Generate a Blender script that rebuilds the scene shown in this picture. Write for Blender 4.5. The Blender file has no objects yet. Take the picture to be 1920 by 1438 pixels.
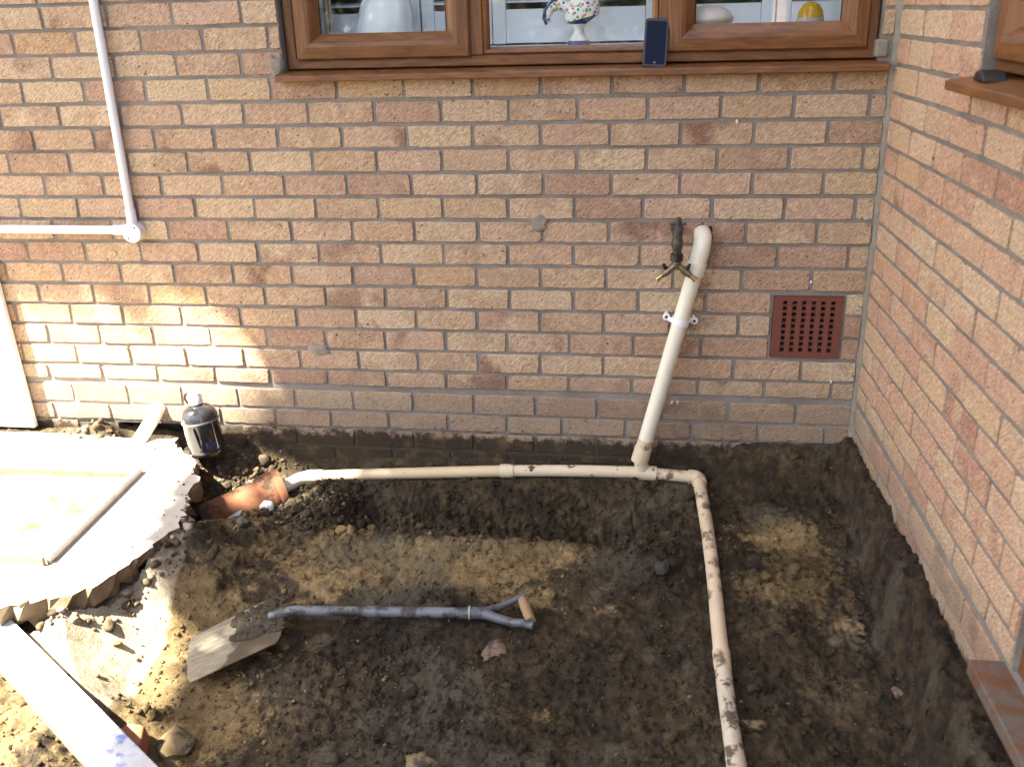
import bpy, bmesh, math, random
import numpy as np
from mathutils import Vector, Matrix, Euler

random.seed(7)
RNG = np.random.default_rng(11)
scene = bpy.context.scene
COL = scene.collection

# ------------------------------------------------------------------ camera
CAM = Vector((-0.7054, -3.1330, 1.2139))
PITCH, YAW, ROLL, FPX = -0.37497, -0.15201, -0.02856, 1787.3
fw = Vector((math.sin(YAW)*math.cos(PITCH), math.cos(YAW)*math.cos(PITCH), math.sin(PITCH)))
rt = Vector((math.cos(YAW), -math.sin(YAW), 0.0))
up = rt.cross(fw)
r2 = rt*math.cos(ROLL) + up*math.sin(ROLL)
u2 = -rt*math.sin(ROLL) + up*math.cos(ROLL)
cd = bpy.data.cameras.new('camera')
cam = bpy.data.objects.new('camera', cd)
COL.objects.link(cam)
cam.matrix_world = Matrix(((r2.x, u2.x, -fw.x, CAM.x), (r2.y, u2.y, -fw.y, CAM.y), (r2.z, u2.z, -fw.z, CAM.z), (0, 0, 0, 1)))
cd.sensor_width = 36.0
cd.lens = 36.0*FPX/1920.0
cd.clip_start = 0.05
cd.clip_end = 400.0
cd.dof.use_dof = True
cd.dof.focus_distance = 3.15
cd.dof.aperture_fstop = 3.2
scene.camera = cam

# ------------------------------------------------------------------ light
SUN = Vector((-0.50, -0.27, 0.82)).normalized()        # towards the sun: from the left, high
world = bpy.data.worlds.new("World")
scene.world = world
world.use_nodes = True
wn = world.node_tree.nodes; wl = world.node_tree.links
for n in list(wn): wn.remove(n)
wo = wn.new('ShaderNodeOutputWorld'); wb = wn.new('ShaderNodeBackground'); ws = wn.new('ShaderNodeTexSky')
ws.sky_type = 'NISHITA'; ws.sun_disc = False
ws.sun_elevation = math.asin(SUN.z)
ws.sun_rotation = math.atan2(SUN.x, SUN.y) % (2*math.pi)
ws.air_density = 1.0; ws.dust_density = 3.5; ws.ozone_density = 0.6
wb.inputs['Strength'].default_value = 0.06
wl.new(ws.outputs[0], wb.inputs[0]); wl.new(wb.outputs[0], wo.inputs[0])
sd = bpy.data.lights.new('sun', 'SUN'); sd.energy = 5.0; sd.angle = math.radians(0.53); sd.color = (1.0, 0.93, 0.80)
sun = bpy.data.objects.new('sun', sd); COL.objects.link(sun)
sun.rotation_euler = (-SUN).to_track_quat('-Z', 'Y').to_euler()
sun.location = (-6, -3, 9)
scene.view_settings.view_transform = 'Standard'
scene.view_settings.look = 'None'
scene.view_settings.gamma = 1.0
scene.view_settings.use_curve_mapping = False
scene.view_settings.exposure = 3.4
scene.cycles.max_bounces = 8
scene.cycles.use_denoising = True
scene.cycles.sample_clamp_indirect = 10

# ------------------------------------------------------------------ helpers
class MB:
    def __init__(s): s.v = []; s.f = []; s.m = []
    def add(s, vs, fs, mi=0):
        b = len(s.v); s.v += [tuple(p) for p in vs]
        for f in fs: s.f.append(tuple(b+i for i in f)); s.m.append(mi)
    def box(s, x0, x1, y0, y1, z0, z1, mi=0):
        s.add([(x0,y0,z0),(x1,y0,z0),(x1,y1,z0),(x0,y1,z0),(x0,y0,z1),(x1,y0,z1),(x1,y1,z1),(x0,y1,z1)],
              [(0,3,2,1),(4,5,6,7),(0,1,5,4),(1,2,6,5),(2,3,7,6),(3,0,4,7)], mi)
    def tube(s, pts, rad, seg=16, mi=0, caps=True, sy=1.0):
        pts = [Vector(p) for p in pts]
        if not hasattr(rad, '__len__'): rad = [rad]*len(pts)
        rings = []; ref = None
        for i, p in enumerate(pts):
            a = pts[max(0, i-1)]; b = pts[min(len(pts)-1, i+1)]
            t = (b-a)
            if t.length < 1e-9: t = (pts[-1]-pts[0])
            t.normalize()
            if ref is None: ref = Vector((0,0,1)) if abs(t.z) < .9 else Vector((1,0,0))
            n = (ref - t*ref.dot(t)).normalized(); bb = t.cross(n); ref = n
            rings.append([p + (n*math.cos(k*2*math.pi/seg)*sy + bb*math.sin(k*2*math.pi/seg))*rad[i] for k in range(seg)])
        vs = [q for r in rings for q in r]; fs = []
        for i in range(len(rings)-1):
            for k in range(seg):
                fs.append((i*seg+k, i*seg+(k+1) % seg, (i+1)*seg+(k+1) % seg, (i+1)*seg+k))
        if caps:
            fs.append(tuple(reversed(range(seg)))); fs.append(tuple((len(rings)-1)*seg+k for k in range(seg)))
        s.add(vs, fs, mi)
    def lathe(s, prof, origin=(0,0,0), axis=(0,0,1), seg=24, mi=0, caps=True):
        o = Vector(origin); a = Vector(axis).normalized()
        n = (Vector((1,0,0)) if abs(a.x) < .9 else Vector((0,1,0))); n = (n-a*n.dot(a)).normalized(); b = a.cross(n)
        vs = []; fs = []
        for (r, h) in prof:
            for k in range(seg):
                t = k*2*math.pi/seg
                vs.append(o + a*h + (n*math.cos(t)+b*math.sin(t))*r)
        for i in range(len(prof)-1):
            for k in range(seg):
                fs.append((i*seg+k, i*seg+(k+1) % seg, (i+1)*seg+(k+1) % seg, (i+1)*seg+k))
        if caps:
            fs.append(tuple(reversed(range(seg)))); fs.append(tuple((len(prof)-1)*seg+k for k in range(seg)))
        s.add(vs, fs, mi)
    def prism(s, poly, d, mi=0):
        """poly: list of Vector (planar), d: extrusion Vector"""
        n = len(poly); d = Vector(d); P = [Vector(p) for p in poly]
        s.add(P + [p+d for p in P], [tuple(reversed(range(n))), tuple(range(n, 2*n))] + [(i, (i+1) % n, n+(i+1) % n, n+i) for i in range(n)], mi)
    def ring(s, x0, x1, z0, z1, prof, close=False):
        """mitred frame, prof = [(inset, y)...]; horizontal members material 0, uprights material 1"""
        L = [[(x0+i, y, z0+i), (x1-i, y, z0+i), (x1-i, y, z1-i), (x0+i, y, z1-i)] for (i, y) in prof]
        b = len(s.v)
        for r in L: s.v += r
        for j in range(len(L)-1):
            for k in range(4):
                s.f.append((b+4*j+k, b+4*j+(k+1) % 4, b+4*(j+1)+(k+1) % 4, b+4*(j+1)+k)); s.m.append(0 if k % 2 == 0 else 1)
    def mesh(s, name, mats, smooth=False):
        me = bpy.data.meshes.new(name)
        me.from_pydata(s.v, [], s.f); me.update()
        if not isinstance(mats, (list, tuple)): mats = [mats]
        for m in mats: me.materials.append(m)
        for p, i in zip(me.polygons, s.m): p.material_index = i
        bm = bmesh.new(); bm.from_mesh(me); bmesh.ops.recalc_face_normals(bm, faces=bm.faces); bm.to_mesh(me); bm.free()
        if smooth:
            me.polygons.foreach_set('use_smooth', [True]*len(me.polygons))
            try: me.set_sharp_from_angle(angle=math.radians(smooth if smooth is not True else 40))
            except Exception: pass
        return me
    def build(s, name, mats, parent=None, smooth=False, bevel=0, local=False, seg=2):
        o = bpy.data.objects.new(name, s.mesh(name, mats, smooth)); COL.objects.link(o)
        if parent is not None: put(o, parent, local)
        if bevel:
            b = o.modifiers.new('bevel', 'BEVEL'); b.width = bevel; b.segments = seg; b.limit_method = 'ANGLE'; b.angle_limit = math.radians(40)
            o.data.polygons.foreach_set('use_smooth', [True]*len(o.data.polygons))
            w = o.modifiers.new('wn', 'WEIGHTED_NORMAL')
        return o

def put(o, parent, local=False):
    o.parent = parent
    if not local:
        o.matrix_parent_inverse = (Matrix.Translation(parent.location) @ parent.rotation_euler.to_matrix().to_4x4()).inverted()

def tag(o, label=None, cat=None, group=None, kind=None):
    if label: o['label'] = label
    if cat: o['category'] = cat
    if group: o['group'] = group
    if kind: o['kind'] = kind
    return o

def thing(name, label, cat, loc=(0,0,0), rz=0.0, group=None):
    o = bpy.data.objects.new(name, None); COL.objects.link(o)
    o.location = loc; o.rotation_euler = (0, 0, rz); o.empty_display_size = .05
    return tag(o, label, cat, group)

def sstep(a, b, x):
    t = np.clip((x-a)/(b-a), 0, 1); return t*t*(3-2*t)

TAB = RNG.random((256, 256))
def vnoise(x, y, seed=0):
    x = np.asarray(x, float)+seed*17.31; y = np.asarray(y, float)+seed*9.77
    xi = np.floor(x).astype(int); yi = np.floor(y).astype(int); fx = x-xi; fy = y-yi
    fx = fx*fx*(3-2*fx); fy = fy*fy*(3-2*fy)
    a = TAB[xi % 256, yi % 256]; b = TAB[(xi+1) % 256, yi % 256]; c = TAB[xi % 256, (yi+1) % 256]; d = TAB[(xi+1) % 256, (yi+1) % 256]
    return (a*(1-fx)+b*fx)*(1-fy)+(c*(1-fx)+d*fx)*fy - .5

def worley(x, y, seed):
    x = np.asarray(x, float)+seed*3.7; y = np.asarray(y, float)+seed*8.3
    xi = np.floor(x).astype(int); yi = np.floor(y).astype(int)
    f1 = np.full(x.shape, 9.); f2 = np.full(x.shape, 9.); h = np.zeros(x.shape)
    for a in (-1, 0, 1):
        for b in (-1, 0, 1):
            i = xi+a; j = yi+b
            px = i+TAB[i % 256, j % 256]; py = j+TAB[(i+91) % 256, (j+37) % 256]
            dx = x-px; dy = y-py; d = np.hypot(dx, dy)
            hv = TAB[(i+13) % 256, (j+53) % 256]-.5+(TAB[(i+7) % 256, (j+3) % 256]-.5)*dx*1.6+(TAB[(i+77) % 256, (j+29) % 256]-.5)*dy*1.6
            c1 = d < f1
            f2 = np.where(c1, f1, np.minimum(f2, d)); h = np.where(c1, hv, h); f1 = np.where(c1, d, f1)
    return h-.55*(1-sstep(0, .22, f2-f1))

# ------------------------------------------------------------------ materials
def newmat(name):
    m = bpy.data.materials.new(name); m.use_nodes = True
    t = m.node_tree; b = t.nodes['Principled BSDF']
    return m, t, b
class NT:
    def __init__(s, t): s.t = t
    def n(s, typ, **kw):
        x = s.t.nodes.new('ShaderNode'+typ)
        for k, v in kw.items(): setattr(x, k, v)
        return x
    def l(s, a, b): s.t.links.new(a, b)
    def val(s, sock, v):
        if hasattr(v, 'links'): s.l(v, sock)
        else: sock.default_value = v
    def math(s, op, a, b=None, c=None):
        x = s.n('Math', operation=op); s.val(x.inputs[0], a)
        if b is not None: s.val(x.inputs[1], b)
        if c is not None: s.val(x.inputs[2], c)
        return x.outputs[0]
    def noise(s, vec, scale, detail=4, rough=.55, dist=0):
        x = s.n('TexNoise'); x.inputs['Scale'].default_value = scale; x.inputs['Detail'].default_value = detail
        x.inputs['Roughness'].default_value = rough; x.inputs['Distortion'].default_value = dist
        if vec is not None: s.l(vec, x.inputs['Vector'])
        return x.outputs['Fac']
    def ramp(s, fac, stops, interp='LINEAR'):
        x = s.n('ValToRGB'); cr = x.color_ramp; cr.interpolation = interp
        while len(cr.elements) < len(stops): cr.elements.new(.5)
        for e, (p, c) in zip(cr.elements, stops):
            e.position = p; e.color = (c, c, c, 1) if not hasattr(c, '__len__') else (*c, 1)
        s.val(x.inputs[0], fac); return x.outputs[0]
    def mix(s, fac, a, b, mode='MIX'):
        x = s.n('Mix', data_type='RGBA', blend_type=mode)
        s.val(x.inputs[0], fac)
        for sock, v in ((x.inputs[6], a), (x.inputs[7], b)):
            if hasattr(v, 'links'): s.l(v, sock)
            else: sock.default_value = (*v, 1)
        return x.outputs[2]
    def smooth(s, v, a, b, lo=0.0, hi=1.0):
        x = s.n('MapRange', interpolation_type='SMOOTHSTEP'); s.val(x.inputs[0], v)
        x.inputs[1].default_value = a; x.inputs[2].default_value = b; x.inputs[3].default_value = lo; x.inputs[4].default_value = hi
        return x.outputs[0]
    def bump(s, h, strength, dist, nrm=None):
        x = s.n('Bump'); x.inputs['Strength'].default_value = strength; x.inputs['Distance'].default_value = dist
        s.l(h, x.inputs['Height'])
        if nrm is not None: s.l(nrm, x.inputs['Normal'])
        return x.outputs[0]

def simple(name, col, rough=.5, metal=0, nscale=40, namp=.12, bump=.0, spec=.5, dirt=None):
    m, t, b = newmat(name); N = NT(t)
    g = N.n('NewGeometry'); P = g.outputs['Position']
    f = N.noise(P, nscale, 5, .6)
    c = N.mix(f, tuple(x*(1-namp) for x in col), tuple(min(1, x*(1+namp)) for x in col))
    if dirt:
        dcol, lo, hi, sc = dirt
        d = N.smooth(N.noise(P, sc, 6, .65), lo, hi)
        c = N.mix(d, c, dcol)
    N.l(c, b.inputs['Base Color']); b.inputs['Roughness'].default_value = rough; b.inputs['Metallic'].default_value = metal
    b.inputs['Specular IOR Level'].default_value = spec
    if bump: N.l(N.bump(N.noise(P, nscale*3, 6, .7), bump, .003), b.inputs['Normal'])
    return m

def brick_mat(name, stops, streak=1.0, dirtz=(-.225, -.262)):
    m, t, b = newmat(name); N = NT(t)
    g = N.n('NewGeometry'); P = g.outputs['Position']
    oi = N.n('ObjectInfo'); r = oi.outputs['Random']
    sx = N.n('SeparateXYZ'); N.l(P, sx.inputs[0])
    u = N.math('SUBTRACT', sx.outputs[0], sx.outputs[1]); v = sx.outputs[2]
    off = N.math('MULTIPLY', r, 37.0)
    def vec(a, b_, c_):
        x = N.n('CombineXYZ'); N.val(x.inputs[0], a); N.val(x.inputs[1], b_); N.val(x.inputs[2], c_); return x.outputs[0]
    base = vec(u, v, off)
    ca, sa = math.cos(math.radians(42)), math.sin(math.radians(42))
    al = N.math('ADD', N.math('MULTIPLY', u, ca), N.math('MULTIPLY', v, sa))
    ac = N.math('ADD', N.math('MULTIPLY', u, -sa), N.math('MULTIPLY', v, ca))
    stv = vec(N.math('MULTIPLY', al, 62.0), N.math('MULTIPLY', ac, 240.0), off)
    st = N.noise(stv, 1.0, 3, .6, .3)
    r2_ = N.math('FRACT', N.math('MULTIPLY', r, 7.317))
    c1 = N.ramp(r, stops); c2 = N.ramp(r2_, stops)
    big = N.noise(base, 11.0, 3, .5, .6)
    c = N.mix(N.smooth(big, .47, .62, 0, .75), c1, c2)
    r3_ = N.math('FRACT', N.math('MULTIPLY', r, 23.71))
    c = N.mix(N.math('MULTIPLY', N.smooth(N.noise(base, 6.0, 2), .52, .7), N.smooth(r3_, .45, 1.0)), c, (.235, .130, .088))
    c = N.mix(N.math('MULTIPLY', N.smooth(N.noise(base, 30.0, 4), .5, .75), .45), c, (.52, .40, .27))
    c = N.mix(.75, c, N.ramp(st, [(.3, .48), (.5, .97), (.7, 1.45)]), 'MULTIPLY')
    sp = N.noise(base, 330.0, 2, .6)
    c = N.mix(.7, c, N.ramp(sp, [(.3, .50), (.5, 1.0), (.72, 1.45)]), 'MULTIPLY')
    pit = N.smooth(N.noise(base, 95.0, 1, .4), .735, .765)
    c = N.mix(N.math('MULTIPLY', pit, .85), c, (.06, .04, .03))
    edge = N.noise(base, 26.0, 6, .7)
    zz = N.math('ADD', v, N.math('MULTIPLY', N.math('SUBTRACT', edge, .5), .16))
    grime = N.math('MULTIPLY', N.smooth(N.math('ADD', v, N.math('MULTIPLY', N.math('SUBTRACT', edge, .5), .12)), .05, -.16), .55)
    c = N.mix(grime, c, (.17, .14, .11))
    dirt = N.smooth(zz, dirtz[0], dirtz[1])
    c = N.mix(N.math('MULTIPLY', dirt, .93), c, N.mix(N.smooth(N.noise(base, 15.0, 5), .50, .70), (.022, .016, .010), (.085, .056, .024)))
    spl = N.math('MULTIPLY', N.smooth(N.noise(base, 34.0, 5, .7), .60, .68), N.smooth(v, -.02, -.2))
    c = N.mix(N.math('MULTIPLY', spl, .7), c, (.05, .038, .025))
    run = N.math('ADD', N.math('ADD', u, .497), N.math('MULTIPLY', N.math('SUBTRACT', .50, v), .243))
    stn = N.math('MULTIPLY', N.smooth(N.math('ABSOLUTE', run), .048, .012), N.math('MULTIPLY', N.smooth(v, .02, .12), N.smooth(v, .52, .45)))
    stn = N.math('MULTIPLY', stn, N.smooth(N.noise(base, 26.0, 4, .6), .38, .62))
    c = N.mix(N.math('MULTIPLY', stn, .65), c, (.10, .055, .022))
    N.l(c, b.inputs['Base Color']); b.inputs['Roughness'].default_value = .92; b.inputs['Specular IOR Level'].default_value = .25
    h = N.math('ADD', N.math('MULTIPLY', st, .9*streak), N.math('ADD', N.math('MULTIPLY', sp, .35), N.math('MULTIPLY', N.noise(base, 60, 4), .5)))
    h = N.math('SUBTRACT', h, N.math('MULTIPLY', pit, .8))
    N.l(N.bump(h, .9, .0038), b.inputs['Normal'])
    return m

def mortar_mat():
    m, t, b = newmat('mortar'); N = NT(t)
    P = N.n('NewGeometry').outputs['Position']
    s = N.n('SeparateXYZ'); N.l(P, s.inputs[0]); v = s.outputs[2]
    c = N.ramp(N.noise(P, 9, 5, .6), [(.3, (.185, .162, .138)), (.6, (.255, .228, .197)), (.8, (.305, .28, .245))])
    c = N.mix(.6, c, N.ramp(N.noise(P, 240, 3), [(.3, .65), (.7, 1.25)]), 'MULTIPLY')
    zz = N.math('ADD', v, N.math('MULTIPLY', N.math('SUBTRACT', N.noise(P, 20, 5, .7), .5), .14))
    c = N.mix(N.math('MULTIPLY', N.smooth(zz, -.21, -.27), .92), c, (.05, .036, .02))
    N.l(c, b.inputs['Base Color']); b.inputs['Roughness'].default_value = .95; b.inputs['Specular IOR Level'].default_value = .2
    N.l(N.bump(N.noise(P, 160, 5, .7), .8, .003), b.inputs['Normal'])
    return m

def soil_mat(name='soil', attr=True):
    m, t, b = newmat(name); N = NT(t)
    P = N.n('NewGeometry').outputs['Position']
    n1 = N.noise(P, 5, 8, .62, .4); n2 = N.noise(P, 26, 8, .66); n3 = N.noise(P, 130, 6, .7)
    dark = N.ramp(n2, [(.30, (.0165, .0120, .0068)), (.5, (.040, .0285, .0150)), (.72, (.094, .065, .032))])
    clay = N.ramp(n2, [(.28, (.080, .056, .026)), (.5, (.150, .104, .046)), (.72, (.225, .162, .080))])
    a = N.n('Attribute', attribute_name='clay')
    f = N.math('ADD', N.math('ADD', a.outputs['Fac'], .06), N.math('MULTIPLY', N.math('SUBTRACT', n1, .5), 1.3))
    f = N.math('ADD', f, N.math('MULTIPLY', N.math('SUBTRACT', n2, .5), .9))
    c = N.mix(N.smooth(f, .34, .66), dark, clay)
    a2 = N.n('Attribute', attribute_name='sun_pale')  # sunlight put into the soil colour as a paler zone
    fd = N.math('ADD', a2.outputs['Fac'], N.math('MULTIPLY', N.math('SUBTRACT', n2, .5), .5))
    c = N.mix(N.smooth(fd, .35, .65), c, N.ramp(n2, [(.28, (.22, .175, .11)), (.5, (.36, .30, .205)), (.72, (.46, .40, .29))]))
    lum = N.ramp(N.noise(P, 2.6, 6, .6, .5), [(.34, .34), (.5, .92), (.66, 1.6)])
    c = N.mix(.85, c, lum, 'MULTIPLY')
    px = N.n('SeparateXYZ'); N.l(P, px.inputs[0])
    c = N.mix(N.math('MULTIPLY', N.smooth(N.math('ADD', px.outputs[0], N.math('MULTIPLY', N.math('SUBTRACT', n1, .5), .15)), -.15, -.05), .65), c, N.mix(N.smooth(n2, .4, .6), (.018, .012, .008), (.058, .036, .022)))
    gr = N.smooth(N.math('ADD', N.noise(P, 3.3, 5, .6), N.math('MULTIPLY', n3, .15)), .60, .72)
    c = N.mix(N.math('MULTIPLY', gr, .6), c, (.085, .073, .050))
    c = N.mix(.6, c, N.ramp(n3, [(.3, .55), (.5, 1), (.72, 1.4)]), 'MULTIPLY')
    peb = N.n('TexVoronoi'); peb.inputs['Scale'].default_value = 75; N.l(P, peb.inputs['Vector'])
    pc = N.n('SeparateColor'); N.l(peb.outputs['Color'], pc.inputs[0])
    pm = N.math('MULTIPLY', N.smooth(peb.outputs['Distance'], .30, .18), N.math('GREATER_THAN', pc.outputs[0], .93))
    c = N.mix(N.math('MULTIPLY', pm, .7), c, N.mix(pc.outputs[1], (.10, .075, .042), (.13, .11, .085)))
    N.l(c, b.inputs['Base Color']); b.inputs['Roughness'].default_value = .88; b.inputs['Specular IOR Level'].default_value = .25
    h = N.math('ADD', N.math('MULTIPLY', n2, .8), N.math('ADD', N.math('MULTIPLY', n3, .45), N.math('MULTIPLY', N.noise(P, 60, 6, .7), .7)))
    h = N.math('ADD', h, N.math('MULTIPLY', pm, .4))
    N.l(N.bump(h, 1.0, .010), b.inputs['Normal'])
    return m

def island_mat(name, stops, rough=.9, bump=.6):
    m, t, b = newmat(name); N = NT(t)
    g = N.n('NewGeometry'); P = g.outputs['Position']
    c = N.ramp(g.outputs['Random Per Island'], stops)
    c = N.mix(.75, c, N.ramp(N.noise(P, 90, 6, .7), [(.3, .55), (.5, 1), (.72, 1.45)]), 'MULTIPLY')
    N.l(c, b.inputs['Base Color']); b.inputs['Roughness'].default_value = rough; b.inputs['Specular IOR Level'].default_value = .25
    N.l(N.bump(N.noise(P, 140, 5, .7), bump, .005), b.inputs['Normal'])
    return m

def oak_mat(name, axis, side=False):
    m, t, b = newmat(name); N = NT(t)
    P = N.n('NewGeometry').outputs['Position']
    s = N.n('SeparateXYZ'); N.l(P, s.inputs[0])
    along = N.math('SUBTRACT', s.outputs[0], s.outputs[1]) if axis == 'h' else s.outputs[2]
    across = s.outputs[2] if axis == 'h' else N.math('SUBTRACT', s.outputs[0], s.outputs[1])
    cv = N.n('CombineXYZ'); N.l(N.math('MULTIPLY', along, 4.0), cv.inputs[0]); N.l(N.math('MULTIPLY', across, 70.0), cv.inputs[1]); N.l(N.math('MULTIPLY', N.math('ADD', s.outputs[0], s.outputs[1]), 9.0), cv.inputs[2])
    n = N.noise(cv.outputs[0], 1.0, 6, .62, .8)
    c = N.ramp(n, [(.25, (.075, .025, .007)), (.48, (.155, .060, .016)), (.62, (.205, .083, .022)), (.8, (.255, .112, .034))])
    cv2 = N.n('CombineXYZ'); N.l(N.math('MULTIPLY', along, 12.0), cv2.inputs[0]); N.l(N.math('MULTIPLY', across, 420.0), cv2.inputs[1])
    n2 = N.noise(cv2.outputs[0], 1.0, 3, .6)
    c = N.mix(.5, c, N.ramp(n2, [(.35, .72), (.6, 1.15)]), 'MULTIPLY')
    N.l(c, b.inputs['Base Color']); b.inputs['Roughness'].default_value = .42; b.inputs['Specular IOR Level'].default_value = .45
    N.l(N.bump(n2, .25, .0012), b.inputs['Normal'])
    return m

def glass_mat(name='window_glass', tint=(.94, .97, .96)):
    m = bpy.data.materials.new(name); m.use_nodes = True; t = m.node_tree; N = NT(t)
    for x in list(t.nodes): t.nodes.remove(x)
    o = N.n('OutputMaterial'); tr = N.n('BsdfTransparent'); gl = N.n('BsdfGlossy'); fr = N.n('Fresnel'); mx = N.n('MixShader')
    tr.inputs[0].default_value = (*tint, 1); gl.inputs['Roughness'].default_value = .0; fr.inputs['IOR'].default_value = 1.9
    N.l(fr.outputs[0], mx.inputs[0]); N.l(tr.outputs[0], mx.inputs[1]); N.l(gl.outputs[0], mx.inputs[2]); N.l(mx.outputs[0], o.inputs[0])
    return m

BUFF = [(0.0, (.47, .335, .215)), (.12, (.51, .38, .25)), (.26, (.44, .298, .188)), (.40, (.48, .328, .225)), (.52, (.36, .228, .152)), (.64, (.49, .352, .215)), (.74, (.345, .215, .145)), (.82, (.46, .302, .212)), (.90, (.43, .278, .150)), (1.0, (.53, .41, .27))]
WARM = [(0.0, (.50, .325, .185)), (.15, (.52, .37, .235)), (.3, (.49, .30, .195)), (.45, (.53, .355, .235)), (.6, (.47, .27, .175)), (.72, (.53, .39, .25)), (.84, (.38, .20, .135)), (.92, (.50, .31, .21)), (1.0, (.55, .40, .265))]
M_BRICK = brick_mat('buff_brick', BUFF)
M_WARM = brick_mat('warm_brick', WARM, .6, (-.19, -.235))
M_MORTAR = mortar_mat()
M_SOIL = soil_mat()
M_OAKH = oak_mat('oak_grain_across', 'h'); M_OAKV = oak_mat('oak_grain_upright', 'v')
M_GLASS = glass_mat()
M_WHITE = simple('white_plastic', (.80, .80, .79), .35, namp=.03)
M_CREAM = simple('cream_plastic', (.74, .70, .56), .42, nscale=8, namp=.06, dirt=((.30, .20, .11), .63, .75, 14))
M_DIRTYPIPE = simple('muddy_plastic', (.56, .45, .31), .55, nscale=14, namp=.2, bump=.25, dirt=((.13, .09, .05), .50, .64, 17))
M_MUDDY = simple('mud_caked_plastic', (.60, .50, .35), .6, nscale=14, namp=.14, bump=.4, dirt=((.05, .04, .028), .58, .63, 21))
M_TERRA = simple('terracotta', (.165, .070, .037), .9, nscale=22, namp=.3, bump=.4, spec=.15, dirt=((.045, .032, .02), .49, .60, 14))
M_AIRBRICK = simple('red_clay', (.15, .045, .028), .8, nscale=60, namp=.18, bump=.25)
M_BLACKHOLE = simple('dark_void', (.006, .006, .006), .9)
M_CONC = simple('concrete', (.42, .38, .32), .93, nscale=18, namp=.2, bump=.6, dirt=((.16, .13, .09), .60, .72, 9))
M_CEMENT = simple('cement', (.245, .215, .168), .95, nscale=45, namp=.4, bump=1.0)
M_GALV = simple('galvanised_steel', (.30, .30, .30), .55, metal=.6, nscale=30, namp=.2, dirt=((.15, .10, .06), .58, .7, 22))
M_RUST = simple('rusty_steel', (.16, .12, .09), .8, nscale=40, namp=.3, bump=.3)
M_SAND = simple('yellow_bedding_mortar', (.34, .235, .10), .95, nscale=7, namp=.35, bump=1.0, dirt=((.15, .085, .025), .55, .66, 8))
M_BRASS = simple('tarnished_brass', (.22, .18, .12), .45, metal=.8, nscale=90, namp=.3)
M_BRASSY = simple('bright_brass', (.55, .40, .16), .3, metal=.9, nscale=90, namp=.15)
M_BLACK = simple('black_plastic', (.012, .012, .013), .4)
M_MUDDRY = simple('dried_mud', (.048, .036, .021), .95, nscale=50, namp=.35, bump=1.0)

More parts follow.
